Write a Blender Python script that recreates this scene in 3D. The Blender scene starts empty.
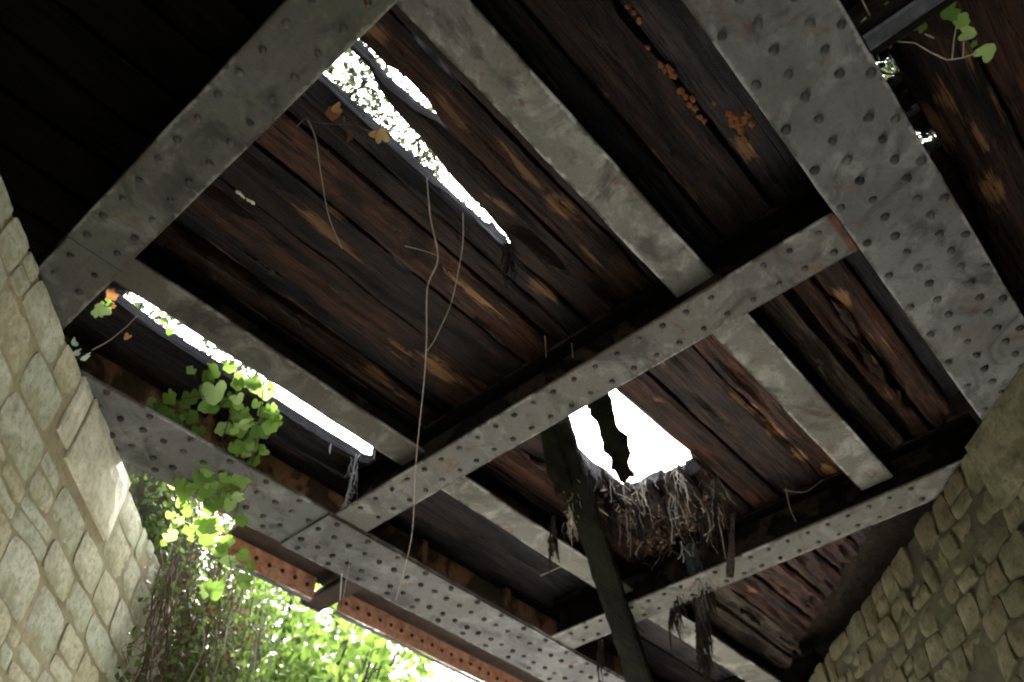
import bpy, bmesh, math, random
from mathutils import Vector, Matrix, noise

# ------------------------------------------------------------------ camera, sky, sun, exposure
S = bpy.context.scene
CAMZ = 1.5
FPX = 803.315
CR = ((0.65678, -0.75389, -0.01684),   # camera right, in world axes
      (0.54772,  0.49234,  0.67647),   # camera up (recomputed below)
      (-0.51827, -0.43507, -0.73628))  # camera back
back = Vector(CR[2]).normalized()
right = Vector(CR[0]); right = (right - back * right.dot(back)).normalized()
upv = back.cross(right)
cam_d = bpy.data.cameras.new('camera')
cam_d.sensor_width = 36.0
cam_d.lens = FPX / 1024 * 36.0
cam_d.clip_start = 0.05
cam_d.clip_end = 2000
cam_d.dof.use_dof = True; cam_d.dof.focus_distance = 3.9; cam_d.dof.aperture_fstop = 1.4
cam = bpy.data.objects.new('camera', cam_d)
S.collection.objects.link(cam)
M3 = Matrix((right, upv, back)).transposed()
cam.matrix_world = Matrix.Translation((0, 0, CAMZ)) @ M3.to_4x4()
S.camera = cam

SUN_EL = math.radians(50)
SUN_DIR = Vector((0.66, 0.75, 0)).normalized()          # horizontal direction towards the sun
w = bpy.data.worlds.new('World'); S.world = w; w.use_nodes = True
nt = w.node_tree
bg = nt.nodes['Background']
sky = nt.nodes.new('ShaderNodeTexSky'); sky.sky_type = 'NISHITA'; sky.sun_disc = False
sky.sun_elevation = SUN_EL
sky.sun_rotation = math.atan2(SUN_DIR.x, SUN_DIR.y)
sky.air_density = 1.0; sky.dust_density = 4.0; sky.ozone_density = 1.0
hs = nt.nodes.new('ShaderNodeHueSaturation'); hs.inputs['Saturation'].default_value = 0.45
nt.links.new(sky.outputs[0], hs.inputs['Color'])
nt.links.new(hs.outputs[0], bg.inputs['Color'])
bg.inputs['Strength'].default_value = 0.09
sd = bpy.data.lights.new('sun', 'SUN'); sd.energy = 3.2; sd.angle = math.radians(8); sd.color = (1.0, 0.96, 0.9)
so = bpy.data.objects.new('sun', sd); S.collection.objects.link(so)
sv = Vector((SUN_DIR.x * math.cos(SUN_EL), SUN_DIR.y * math.cos(SUN_EL), math.sin(SUN_EL)))
so.rotation_euler = sv.to_track_quat('Z', 'Y').to_euler()
so.location = (0, 0, 40)
vs = S.view_settings
vs.view_transform = 'Standard'; vs.look = 'None'; vs.gamma = 1.0; vs.use_curve_mapping = False
vs.exposure = 3.9
S.cycles.use_denoising = True
S.cycles.filter_width = 2.1
S.cycles.max_bounces = 8; S.cycles.diffuse_bounces = 5; S.cycles.transmission_bounces = 4
S.cycles.sample_clamp_indirect = 12.0

# ------------------------------------------------------------------ helpers
R = random.Random(7)
COL = S.collection
S2 = math.sqrt(2.0)

def ray(px, py):
    return (right * (px - 512) + upv * (341 - py) - back * FPX).normalized()

def P(px, py, H):
    """point at height H above the camera seen in pixel px,py"""
    d = ray(px, py)
    t = H / d.z
    return Vector((d.x * t, d.y * t, CAMZ + H))

def Z(H): return CAMZ + H

def n3(x, y=0.0, z=0.0): return noise.noise(Vector((x, y, z)))

def obj(name, verts, faces, mat, parent=None, smooth=False):
    me = bpy.data.meshes.new(name)
    me.from_pydata([tuple(v) for v in verts], [], faces)
    me.update()
    if smooth:
        for p in me.polygons: p.use_smooth = True
    if mat: me.materials.append(mat)
    o = bpy.data.objects.new(name, me)
    COL.objects.link(o)
    if parent: o.parent = parent
    return o

def inst(name, me, loc, parent=None, rot=None, scale=None):
    o = bpy.data.objects.new(name, me)
    COL.objects.link(o)
    o.location = loc
    if rot is not None: o.rotation_euler = rot
    if scale is not None: o.scale = scale
    if parent: o.parent = parent
    return o

def thing(name, label, cat, loc=(0, 0, 0), group=None):
    o = bpy.data.objects.new(name, None); COL.objects.link(o)
    o.location = loc; o.empty_display_size = 0.1
    o['label'] = label; o['category'] = cat
    if group: o['group'] = group
    return o

def tag(o, label, cat, group=None):
    o['label'] = label; o['category'] = cat
    if group: o['group'] = group
    return o

class MB:
    def __init__(s): s.v = []; s.f = []
    def add(s, vs, fs):
        o = len(s.v); s.v += [tuple(x) for x in vs]; s.f += [tuple(i + o for i in f) for f in fs]
    def box(s, x0, x1, y0, y1, z0, z1):
        s.add([(x0, y0, z0), (x1, y0, z0), (x1, y1, z0), (x0, y1, z0), (x0, y0, z1), (x1, y0, z1), (x1, y1, z1), (x0, y1, z1)],
              [(3, 2, 1, 0), (4, 5, 6, 7), (0, 1, 5, 4), (1, 2, 6, 5), (2, 3, 7, 6), (3, 0, 4, 7)])
    def tube(s, pts, rad, n=5, cap=True):
        pts = [Vector(p) for p in pts]
        m = len(pts)
        if not hasattr(rad, '__len__'): rad = [rad] * m
        base = len(s.v)
        for i, p in enumerate(pts):
            t = (pts[min(i + 1, m - 1)] - pts[max(i - 1, 0)])
            t = t.normalized() if t.length > 1e-9 else Vector((0, 0, 1))
            a = t.cross(Vector((0.31, 0.17, 0.94))); a = a.normalized() if a.length > 1e-4 else t.cross(Vector((1, 0, 0))).normalized()
            b = t.cross(a)
            for k in range(n):
                an = 2 * math.pi * k / n
                s.v.append(tuple(p + (a * math.cos(an) + b * math.sin(an)) * rad[i]))
        for i in range(m - 1):
            for k in range(n):
                k2 = (k + 1) % n
                s.f.append((base + i * n + k, base + i * n + k2, base + (i + 1) * n + k2, base + (i + 1) * n + k))
        if cap:
            s.f.append(tuple(base + k for k in range(n - 1, -1, -1)))
            s.f.append(tuple(base + (m - 1) * n + k for k in range(n)))
    def build(s, name, mat, parent=None, smooth=False): return obj(name, s.v, s.f, mat, parent, smooth)

def sweep(axis, ts, section, caps=True):
    """sections section(i, t) -> list of (tpos, u, z); axis 'x' puts t on x and u on y"""
    vs, fs = [], []
    n = None
    for i, t in enumerate(ts):
        sec = section(i, t); n = len(sec)
        for (tp, u, z) in sec:
            vs.append((tp, u, z) if axis == 'x' else (u, tp, z))
    m = len(ts)
    flip = (axis == 'y')
    for i in range(m - 1):
        for k in range(n):
            k2 = (k + 1) % n
            q = (i * n + k, i * n + k2, (i + 1) * n + k2, (i + 1) * n + k)
            fs.append(q[::-1] if not flip else q)
    if caps:
        a = tuple(range(n)); b = tuple((m - 1) * n + k for k in range(n - 1, -1, -1))
        fs.append(a if not flip else a[::-1]); fs.append(b if not flip else b[::-1])
    return vs, fs

def plate(name, axis, t0, t1, u0, u1, z0, z1, mat, parent, jit=0.003, bev=0.004, seg=0.09, ends=None):
    """long steel plate or bar with corroded, slightly uneven edges; ends = (f0(u), f1(u)) skews the ends"""
    n = max(2, int((t1 - t0) / seg))
    sd_ = R.random() * 90
    def section(i, t):
        t = t0 + (t1 - t0) * i / n
        j0 = jit * (n3(t * 3.1, sd_) + 0.7 * n3(t * 11, sd_ + 5)); j1 = jit * (n3(t * 3.1, sd_ + 9) + 0.7 * n3(t * 11, sd_ + 14))
        jz = jit * 0.6 * n3(t * 2.2, sd_ + 20)
        a, b = u0 + j0, u1 + j1
        um = [a + min(.05, (b - a) * .25), b - min(.05, (b - a) * .25)]
        pts = [(a + bev, z0 + jz), (um[0], z0 + jz + jit * .5 * n3(t * 5, sd_ + 30)), (um[1], z0 + jz + jit * .5 * n3(t * 5, sd_ + 40)), (b - bev, z0 + jz),
               (b, z0 + bev + jz), (b, z1 - bev), (b - bev, z1), (a + bev, z1), (a, z1 - bev), (a, z0 + bev + jz)]
        out = []
        for (u, z) in pts:
            tt = t
            if ends:
                e0 = ends[0](u) if ends[0] else t0
                e1 = ends[1](u) if ends[1] else t1
                tt = e0 + (e1 - e0) * i / n
            out.append((tt, u, z))
        return out
    vs, fs = sweep(axis, range(n + 1), section)
    o = obj(name, vs, fs, mat, parent)
    at = o.data.attributes.new('edge', 'FLOAT', 'POINT'); at.data.foreach_set('value', [1.0, 0.0, 0.0, 1.0, 1.0, 1.0, 1.0, 1.0, 1.0, 1.0] * (n + 1))
    return o

# ------------------------------------------------------------------ materials
def nodes(name):
    m = bpy.data.materials.new(name); m.use_nodes = True
    t = m.node_tree
    return m, t, t.nodes['Principled BSDF'], t.nodes['Material Output']

class NG:
    def __init__(s, t): s.t = t
    def n(s, ty, **kw):
        x = s.t.nodes.new(ty)
        for k, v in kw.items(): setattr(x, k, v)
        return x
    def link(s, a, b): s.t.links.new(a, b)
    def coords(s, scale, kind='Object', rand=True):
        tc = s.n('ShaderNodeTexCoord')
        mp = s.n('ShaderNodeMapping'); mp.inputs['Scale'].default_value = scale
        src = tc.outputs[kind]
        if rand:
            oi = s.n('ShaderNodeObjectInfo')
            mu = s.n('ShaderNodeMath', operation='MULTIPLY'); mu.inputs[1].default_value = 37.0
            s.link(oi.outputs['Random'], mu.inputs[0])
            va = s.n('ShaderNodeVectorMath', operation='ADD')
            s.link(src, va.inputs[0]); s.link(mu.outputs[0], va.inputs[1]); src = va.outputs[0]
        s.link(src, mp.inputs['Vector'])
        return mp.outputs[0]
    def noise(s, vec, scale, detail=6, rough=0.6, dist=0.0):
        x = s.n('ShaderNodeTexNoise'); x.inputs['Scale'].default_value = scale
        x.inputs['Detail'].default_value = detail; x.inputs['Roughness'].default_value = rough; x.inputs['Distortion'].default_value = dist
        s.link(vec, x.inputs['Vector']); return x.outputs['Fac']
    def voro(s, vec, scale, feature='F1'):
        x = s.n('ShaderNodeTexVoronoi', feature=feature); x.inputs['Scale'].default_value = scale
        s.link(vec, x.inputs['Vector']); return x.outputs['Distance']
    def ramp(s, fac, stops, interp='LINEAR'):
        x = s.n('ShaderNodeValToRGB'); x.color_ramp.interpolation = interp
        el = x.color_ramp.elements
        while len(el) < len(stops): el.new(0.5)
        for e, (p, c) in zip(el, stops):
            e.position = p
            e.color = (c, c, c, 1) if not hasattr(c, '__len__') else (c[0], c[1], c[2], 1)
        s.link(fac, x.inputs[0]); return x.outputs[0]
    def mix(s, fac, a, b, blend='MIX'):
        x = s.n('ShaderNodeMix', data_type='RGBA', blend_type=blend)
        for v, i in ((fac, 0), (a, 6), (b, 7)):
            if hasattr(v, 'is_output'): s.link(v, x.inputs[i])
            elif hasattr(v, '__len__'): x.inputs[i].default_value = (v[0], v[1], v[2], 1)
            else: x.inputs[i].default_value = v
        return x.outputs[2]
    def bump(s, h, strength, dist, bsdf, prev=None):
        x = s.n('ShaderNodeBump'); x.inputs['Strength'].default_value = strength; x.inputs['Distance'].default_value = dist
        s.link(h, x.inputs['Height'])
        if prev is not None: s.link(prev, x.inputs['Normal'])
        if bsdf is not None: s.link(x.outputs[0], bsdf.inputs['Normal'])
        return x.outputs[0]

def mat_steel(name, dark, mid, light, rust=0.35, moss=0.0, rough=0.78, spec=0.18, rand=False):
    m, t, b, o = nodes(name); g = NG(t)
    v = g.coords((1, 1, 1), rand=rand)
    big = g.noise(v, 1.3, 4, 0.55, 0.6)
    c = g.ramp(big, [(0.30, tuple(q * .72 for q in mid)), (0.52, mid), (0.72, tuple(q * 1.25 for q in mid))])
    dirt = g.noise(v, 0.8, 5, 0.6, 1.2)
    c = g.mix(g.ramp(dirt, [(0.45, 0.0), (0.68, 0.45)]), c, (mid[0] * .95, mid[1] * .82, mid[2] * .62))
    pale = g.noise(v, 3.6, 6, 0.62, 1.0)
    c = g.mix(g.ramp(pale, [(0.52, 0.0), (0.66, 0.7)]), c, light)
    stain = g.noise(v, 2.1, 7, 0.66, 1.6)
    c = g.mix(g.ramp(stain, [(0.36, 0.85), (0.47, 0.0)]), c, dark)
    grain = g.noise(v, 55, 4, 0.7)
    c = g.mix(g.ramp(grain, [(0.35, 0.30), (0.5, 0.0)]), c, dark)
    fine = g.noise(v, 16, 7, 0.72)
    c = g.mix(g.ramp(fine, [(0.58, 0.0), (0.70, 0.35)]), c, light)
    ru = g.noise(v, 6.0, 8, 0.74, 0.5)
    c = g.mix(g.ramp(ru, [(0.64 - 0.14 * rust, 0.0), (0.72 - 0.12 * rust, min(1, rust * 1.6))]), c, g.ramp(fine, [(0.35, (0.035, 0.014, 0.007)), (0.62, (0.13, 0.052, 0.022))]))
    if moss:
        mo = g.noise(v, 4.1, 6, 0.65, 0.5)
        c = g.mix(g.ramp(mo, [(0.50, 0.0), (0.62, moss)]), c, g.ramp(fine, [(0.3, (0.03, 0.042, 0.018)), (0.7, (0.11, 0.14, 0.06))]))
    ea = g.n('ShaderNodeAttribute', attribute_name='edge')
    em = g.n('ShaderNodeMath', operation='MULTIPLY_ADD'); g.link(fine, em.inputs[0]); em.inputs[1].default_value = 1.6; g.link(ea.outputs['Fac'], em.inputs[2])
    e1 = g.n('ShaderNodeMapRange'); e1.inputs[1].default_value = 1.52; e1.inputs[2].default_value = 1.80; e1.inputs[4].default_value = 0.8; g.link(em.outputs[0], e1.inputs[0])
    pick = g.ramp(g.noise(v, 2.7, 4, 0.6, 0.5), [(0.44, (0.045, 0.032, 0.022)), (0.50, dark), (0.56, tuple(min(.4, q * 1.2) for q in light))])
    c = g.mix(e1.outputs[0], c, pick)
    if rand:
        oi = g.n('ShaderNodeObjectInfo')
        hv = g.n('ShaderNodeHueSaturation'); mr = g.n('ShaderNodeMapRange'); mr.inputs[3].default_value = 0.55; mr.inputs[4].default_value = 1.3
        g.link(oi.outputs['Random'], mr.inputs[0]); g.link(mr.outputs[0], hv.inputs['Value']); g.link(c, hv.inputs['Color']); c = hv.outputs[0]
    g.link(c, b.inputs['Base Color'])
    b.inputs['Roughness'].default_value = rough
    b.inputs['Specular IOR Level'].default_value = spec
    nb = g.bump(big, 0.4, 0.03, None)
    nb = g.bump(pale, 0.45, 0.008, None, nb)
    nb = g.bump(ru, 0.5, 0.004, None, nb)
    g.bump(fine, 0.5, 0.003, b, nb)
    return m

TANC = (0.26, 0.15, 0.07)
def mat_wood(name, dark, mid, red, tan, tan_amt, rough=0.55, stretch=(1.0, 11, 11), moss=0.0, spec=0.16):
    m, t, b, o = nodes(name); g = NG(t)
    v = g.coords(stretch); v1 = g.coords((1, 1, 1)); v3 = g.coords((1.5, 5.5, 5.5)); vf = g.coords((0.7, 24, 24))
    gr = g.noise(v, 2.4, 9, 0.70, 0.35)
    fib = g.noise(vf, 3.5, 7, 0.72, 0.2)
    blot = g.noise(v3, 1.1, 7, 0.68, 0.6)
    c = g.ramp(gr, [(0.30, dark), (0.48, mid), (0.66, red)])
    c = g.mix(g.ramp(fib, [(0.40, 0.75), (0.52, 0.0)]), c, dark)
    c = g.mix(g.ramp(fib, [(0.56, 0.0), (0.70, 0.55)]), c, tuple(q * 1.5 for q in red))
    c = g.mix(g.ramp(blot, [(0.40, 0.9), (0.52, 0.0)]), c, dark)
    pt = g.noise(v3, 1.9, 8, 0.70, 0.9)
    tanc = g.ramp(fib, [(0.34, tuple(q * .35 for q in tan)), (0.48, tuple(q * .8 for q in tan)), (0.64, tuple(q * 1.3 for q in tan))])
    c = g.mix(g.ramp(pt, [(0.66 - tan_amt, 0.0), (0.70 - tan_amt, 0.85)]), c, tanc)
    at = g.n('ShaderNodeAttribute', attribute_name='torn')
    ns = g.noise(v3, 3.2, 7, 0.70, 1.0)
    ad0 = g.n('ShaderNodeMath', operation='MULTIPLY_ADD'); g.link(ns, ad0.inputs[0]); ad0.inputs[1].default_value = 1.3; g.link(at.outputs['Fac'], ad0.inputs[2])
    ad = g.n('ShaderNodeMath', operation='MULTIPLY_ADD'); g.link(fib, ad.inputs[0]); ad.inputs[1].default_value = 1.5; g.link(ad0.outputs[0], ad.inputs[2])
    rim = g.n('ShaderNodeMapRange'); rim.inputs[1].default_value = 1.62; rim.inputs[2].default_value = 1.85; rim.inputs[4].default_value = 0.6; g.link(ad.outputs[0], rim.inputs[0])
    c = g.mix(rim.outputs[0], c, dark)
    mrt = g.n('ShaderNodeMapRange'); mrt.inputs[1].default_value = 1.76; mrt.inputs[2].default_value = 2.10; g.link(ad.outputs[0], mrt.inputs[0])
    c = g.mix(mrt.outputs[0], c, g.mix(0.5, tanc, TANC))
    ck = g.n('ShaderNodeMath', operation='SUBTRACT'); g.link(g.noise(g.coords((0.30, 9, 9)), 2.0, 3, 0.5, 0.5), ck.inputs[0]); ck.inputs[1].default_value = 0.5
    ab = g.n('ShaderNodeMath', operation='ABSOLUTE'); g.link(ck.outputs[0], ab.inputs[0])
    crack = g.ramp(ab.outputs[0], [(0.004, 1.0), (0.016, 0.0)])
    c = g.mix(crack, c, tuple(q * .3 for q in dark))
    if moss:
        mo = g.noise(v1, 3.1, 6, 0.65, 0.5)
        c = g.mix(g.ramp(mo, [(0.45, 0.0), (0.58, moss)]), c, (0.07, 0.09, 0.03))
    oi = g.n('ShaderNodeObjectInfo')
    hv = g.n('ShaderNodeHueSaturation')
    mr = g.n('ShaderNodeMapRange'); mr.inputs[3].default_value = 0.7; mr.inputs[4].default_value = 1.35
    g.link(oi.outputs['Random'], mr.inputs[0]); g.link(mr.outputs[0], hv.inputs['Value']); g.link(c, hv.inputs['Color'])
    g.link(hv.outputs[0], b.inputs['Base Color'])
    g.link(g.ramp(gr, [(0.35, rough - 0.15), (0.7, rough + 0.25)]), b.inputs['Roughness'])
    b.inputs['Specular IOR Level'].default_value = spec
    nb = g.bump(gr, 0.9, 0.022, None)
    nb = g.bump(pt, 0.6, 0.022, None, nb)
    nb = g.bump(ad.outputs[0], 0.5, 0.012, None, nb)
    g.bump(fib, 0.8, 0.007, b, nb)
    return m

def mat_stone(name, cols, moss, mossc, dirt, rough=0.9):
    m, t, b, o = nodes(name); g = NG(t)
    v = g.coords((1, 1, 1)); vw = g.coords((1, 1, 1), rand=False)
    big = g.noise(v, 2.2, 6, 0.62, 0.3)
    c = g.ramp(big, [(0.28, cols[0]), (0.5, cols[1]), (0.72, cols[2])])
    oi = g.n('ShaderNodeObjectInfo')
    tint = g.ramp(oi.outputs['Random'], [(0.0, cols[3]), (0.35, cols[1]), (0.65, cols[4]), (1.0, cols[2])])
    c = g.mix(0.6, c, tint)
    fine = g.noise(v, 26, 8, 0.72)
    c = g.mix(g.ramp(fine, [(0.34, 0.7), (0.52, 0.0)]), c, dirt)
    run = g.noise(g.coords((1, 1, 0.35), rand=False), 3.0, 7, 0.7, 0.6)
    c = g.mix(g.ramp(run, [(0.34, 0.7), (0.46, 0.0)]), c, tuple(q * .9 for q in cols[0]))
    och = g.noise(vw, 2.6, 6, 0.66, 0.7)
    c = g.mix(g.ramp(och, [(0.55, 0.0), (0.68, 0.6)]), c, cols[3])
    st = g.noise(vw, 4.2, 7, 0.7, 0.8)
    c = g.mix(g.ramp(st, [(0.46, 0.0), (0.60, moss)]), c, mossc)
    dk = g.noise(vw, 1.3, 6, 0.7, 0.5)
    c = g.mix(g.ramp(dk, [(0.50, 0.0), (0.66, 0.65)]), c, dirt)
    pit = g.voro(v, 55)
    c = g.mix(g.ramp(pit, [(0.08, 0.5), (0.2, 0.0)]), c, dirt)
    g.link(c, b.inputs['Base Color']); b.inputs['Roughness'].default_value = rough
    b.inputs['Specular IOR Level'].default_value = 0.2
    nb = g.bump(big, 0.6, 0.03, None)
    nb = g.bump(st, 0.4, 0.012, None, nb)
    g.bump(fine, 0.8, 0.006, b, nb)
    return m

def mat_plain(name, c0, c1, scale=8, rough=0.85, bump=0.5, dist=0.01, kind='Object', rand=True):
    m, t, b, o = nodes(name); g = NG(t)
    v = g.coords((1, 1, 1), kind, rand)
    f = g.noise(v, scale, 8, 0.68, 0.3)
    g.link(g.ramp(f, [(0.32, c0), (0.68, c1)]), b.inputs['Base Color'])
    b.inputs['Roughness'].default_value = rough; b.inputs['Specular IOR Level'].default_value = 0.25
    g.bump(f, bump, dist, b)
    return m

def mat_leaf(name, c0, c1, c2, trans=0.55, per='island'):
    m, t, b, o = nodes(name); g = NG(t)
    if per == 'island': rnd = g.n('ShaderNodeNewGeometry').outputs['Random Per Island']
    else: rnd = g.n('ShaderNodeObjectInfo').outputs['Random']
    c = g.ramp(rnd, [(0.0, c0), (0.5, c1), (1.0, c2)])
    v = g.coords((1, 1, 1), rand=False)
    c = g.mix(g.ramp(g.noise(v, 40, 4, 0.6), [(0.4, 0.0), (0.7, 0.35)]), c, c0)
    g.link(c, b.inputs['Base Color']); b.inputs['Roughness'].default_value = 0.5; b.inputs['Specular IOR Level'].default_value = 0.3
    tr = g.n('ShaderNodeBsdfTranslucent')
    hv = g.n('ShaderNodeHueSaturation'); hv.inputs['Value'].default_value = 1.5; hv.inputs['Hue'].default_value = 0.485
    g.link(c, hv.inputs['Color']); g.link(hv.outputs[0], tr.inputs['Color'])
    mx = g.n('ShaderNodeMixShader'); mx.inputs[0].default_value = trans
    g.link(b.outputs[0], mx.inputs[1]); g.link(tr.outputs[0], mx.inputs[2]); g.link(mx.outputs[0], o.inputs['Surface'])
    return m

STEEL = mat_steel('grey_painted_steel', (0.040, 0.040, 0.038), (0.100, 0.102, 0.099), (0.185, 0.187, 0.178), rust=0.42)
RIVETM = mat_steel('rusty_shaded_rivet_steel', (0.018, 0.017, 0.016), (0.052, 0.052, 0.049), (0.11, 0.11, 0.10), rust=0.40, rand=True)  # rusty, dirty heads; grey also darkened to stand in for their shading
STEEL_C = mat_steel('grey_cross_girder_steel', (0.040, 0.039, 0.035), (0.105, 0.104, 0.096), (0.200, 0.197, 0.178), rust=0.48, moss=0.22)
STEEL_D = mat_steel('darker_grey_steel', (0.025, 0.025, 0.021), (0.066, 0.066, 0.059), (0.135, 0.134, 0.118), rust=0.25, moss=0.22)  # darker grey for the seamed cross girder
JOIST_D = mat_steel('darker_joist_steel', (0.024, 0.023, 0.019), (0.070, 0.068, 0.059), (0.14, 0.136, 0.117), rust=0.25, moss=0.2)  # darker grey for the stringer along the bright slot
JOIST = mat_steel('grey_joist_steel', (0.045, 0.043, 0.037), (0.125, 0.124, 0.111), (0.28, 0.275, 0.245), rust=0.45, moss=0.22)
SHADE_STEEL = mat_steel('shade_black_web_steel', (0.004, 0.0035, 0.003), (0.007, 0.006, 0.005), (0.013, 0.011, 0.009), rust=0.12, spec=0.04)  # shadow on webs and upper flanges put into a near-black colour
SOOT2 = mat_steel('blue_grey_dirty_steel', (0.02, 0.022, 0.026), (0.045, 0.05, 0.06), (0.08, 0.085, 0.095), rust=0.2)
WEBM = mat_steel('mossy_rusty_web', (0.03, 0.022, 0.016), (0.17, 0.09, 0.045), (0.24, 0.13, 0.07), rust=0.5, moss=0.9)
RUST = mat_plain('orange_rust', (0.20, 0.09, 0.055), (0.54, 0.34, 0.24), 14, 0.9)
RUSTRED = mat_plain('red_rust_scale', (0.035, 0.016, 0.012), (0.11, 0.05, 0.036), 12, 0.9)
RUSTD = mat_plain('dark_rust', (0.012, 0.009, 0.008), (0.045, 0.027, 0.019), 7, 0.9)
RIVD = STEEL
W_DARK = mat_wood('dark_wet_timber', (0.007, 0.006, 0.006), (0.034, 0.023, 0.019), (0.080, 0.043, 0.029), (0.20, 0.10, 0.045), -0.03)
W_RED = mat_wood('red_brown_timber', (0.010, 0.006, 0.005), (0.052, 0.026, 0.017), (0.125, 0.052, 0.027), (0.26, 0.13, 0.055), 0.005)
W_BLUE = mat_wood('blue_black_timber', (0.007, 0.007, 0.008), (0.030, 0.027, 0.029), (0.062, 0.045, 0.040), (0.17, 0.10, 0.055), -0.06)
W_BLACK = mat_wood('near_black_timber', (0.0025, 0.002, 0.002), (0.005, 0.004, 0.0035), (0.009, 0.006, 0.005), (0.022, 0.011, 0.007), -0.03, spec=0.03)  # near-black tone for the planks of the dark bay
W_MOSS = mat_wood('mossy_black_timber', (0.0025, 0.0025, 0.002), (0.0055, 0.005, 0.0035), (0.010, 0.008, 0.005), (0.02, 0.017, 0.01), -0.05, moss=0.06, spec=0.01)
W_TAN = mat_wood('torn_raw_timber', (0.10, 0.05, 0.024), (0.24, 0.12, 0.055), (0.33, 0.18, 0.085), (0.48, 0.33, 0.19), 0.05, rough=0.8)
W_GREY = mat_wood('weathered_grey_timber', (0.025, 0.020, 0.015), (0.085, 0.068, 0.052), (0.15, 0.12, 0.09), (0.24, 0.19, 0.13), 0.03, rough=0.8)
ML = (0.25, 0.27, 0.14); DL = (0.15, 0.135, 0.08)
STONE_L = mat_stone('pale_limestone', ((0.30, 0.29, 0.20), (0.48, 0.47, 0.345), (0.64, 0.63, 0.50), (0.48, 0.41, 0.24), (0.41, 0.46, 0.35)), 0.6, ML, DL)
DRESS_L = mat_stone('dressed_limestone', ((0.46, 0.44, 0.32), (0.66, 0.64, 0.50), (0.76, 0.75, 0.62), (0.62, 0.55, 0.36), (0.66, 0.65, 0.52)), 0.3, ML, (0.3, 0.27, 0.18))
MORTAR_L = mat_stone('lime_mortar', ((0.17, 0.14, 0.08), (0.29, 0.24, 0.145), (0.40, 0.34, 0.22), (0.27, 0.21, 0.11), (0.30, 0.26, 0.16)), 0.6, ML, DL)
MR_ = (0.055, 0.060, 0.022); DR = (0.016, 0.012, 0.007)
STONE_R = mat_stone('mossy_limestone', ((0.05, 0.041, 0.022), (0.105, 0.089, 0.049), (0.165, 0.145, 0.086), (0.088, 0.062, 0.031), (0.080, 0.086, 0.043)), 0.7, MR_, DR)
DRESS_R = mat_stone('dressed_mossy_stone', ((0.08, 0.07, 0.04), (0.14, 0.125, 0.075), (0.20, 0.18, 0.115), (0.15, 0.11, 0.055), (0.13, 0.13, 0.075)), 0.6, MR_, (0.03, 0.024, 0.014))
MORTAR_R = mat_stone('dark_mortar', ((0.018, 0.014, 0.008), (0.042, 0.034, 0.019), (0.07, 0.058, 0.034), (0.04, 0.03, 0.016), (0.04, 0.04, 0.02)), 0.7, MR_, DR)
BACKM = mat_plain('shade_dark_masonry', (0.010, 0.009, 0.007), (0.03, 0.026, 0.02), 6, 0.95)  # back wall colour darkened to carry the shadow of its recess
SOIL = mat_plain('dark_soil', (0.012, 0.009, 0.006), (0.05, 0.036, 0.022), 14, 0.95, 0.9, 0.02)
GROUND = mat_plain('gravelly_earth', (0.22, 0.215, 0.20), (0.36, 0.355, 0.335), 1.4, 0.95, 0.6, 0.03, rand=False)
EARTH = mat_plain('grassy_bank', (0.05, 0.07, 0.02), (0.13, 0.14, 0.05), 2.2, 0.95, 0.8, 0.05, rand=False)
ROOT = mat_plain('pale_root', (0.26, 0.22, 0.16), (0.58, 0.53, 0.44), 20, 0.85)
TWIG = mat_plain('brown_stem', (0.035, 0.022, 0.014), (0.13, 0.085, 0.052), 16, 0.85)
STRAND = mat_plain('dry_grey_stem', (0.18, 0.15, 0.12), (0.36, 0.31, 0.26), 16, 0.85)
DARKROOT = mat_plain('wet_black_root', (0.008, 0.006, 0.005), (0.035, 0.025, 0.02), 20, 0.6)
BLUET = mat_plain('blue_grey_moss', (0.03, 0.035, 0.038), (0.10, 0.12, 0.13), 20, 0.9)
COBWEB = mat_plain('grey_cobweb', (0.45, 0.46, 0.50), (0.7, 0.72, 0.76), 20, 0.9)
BARK = mat_plain('dark_bark', (0.02, 0.016, 0.012), (0.07, 0.055, 0.04), 10, 0.9)
FUNGUS = mat_plain('orange_fungus', (0.07, 0.026, 0.010), (0.20, 0.075, 0.024), 24, 0.8)
LICHEN = mat_plain('cream_fungus', (0.4, 0.35, 0.24), (0.65, 0.6, 0.45), 30, 0.9)
LEAF_IVY = mat_leaf('ivy_leaf', (0.09, 0.18, 0.03), (0.19, 0.33, 0.055), (0.32, 0.45, 0.17), 0.30, 'object')
LEAF_DRY = mat_leaf('dry_leaf', (0.18, 0.09, 0.03), (0.28, 0.16, 0.05), (0.34, 0.24, 0.10), 0.25, 'object')
LEAF_PALE = mat_leaf('pale_leaf', (0.30, 0.42, 0.36), (0.36, 0.5, 0.42), (0.42, 0.55, 0.42), 0.3, 'object')
LEAF_TREE = mat_leaf('tree_leaf', (0.045, 0.085, 0.014), (0.075, 0.14, 0.022), (0.12, 0.19, 0.04), 0.5)
LEAF_WALL = mat_leaf('wall_ivy_leaf', (0.028, 0.052, 0.011), (0.055, 0.10, 0.018), (0.095, 0.135, 0.035), 0.35)
DEADLEAF = mat_leaf('dead_ivy_leaf', (0.04, 0.022, 0.012), (0.08, 0.045, 0.022), (0.14, 0.09, 0.045), 0.25)
LITTER = mat_leaf('tan_leaf_litter', (0.05, 0.03, 0.015), (0.16, 0.10, 0.05), (0.36, 0.27, 0.15), 0.2)
LEAF_TOP = mat_leaf('bramble_leaf', (0.012, 0.018, 0.01), (0.04, 0.06, 0.02), (0.09, 0.11, 0.04), 0.3)

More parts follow.
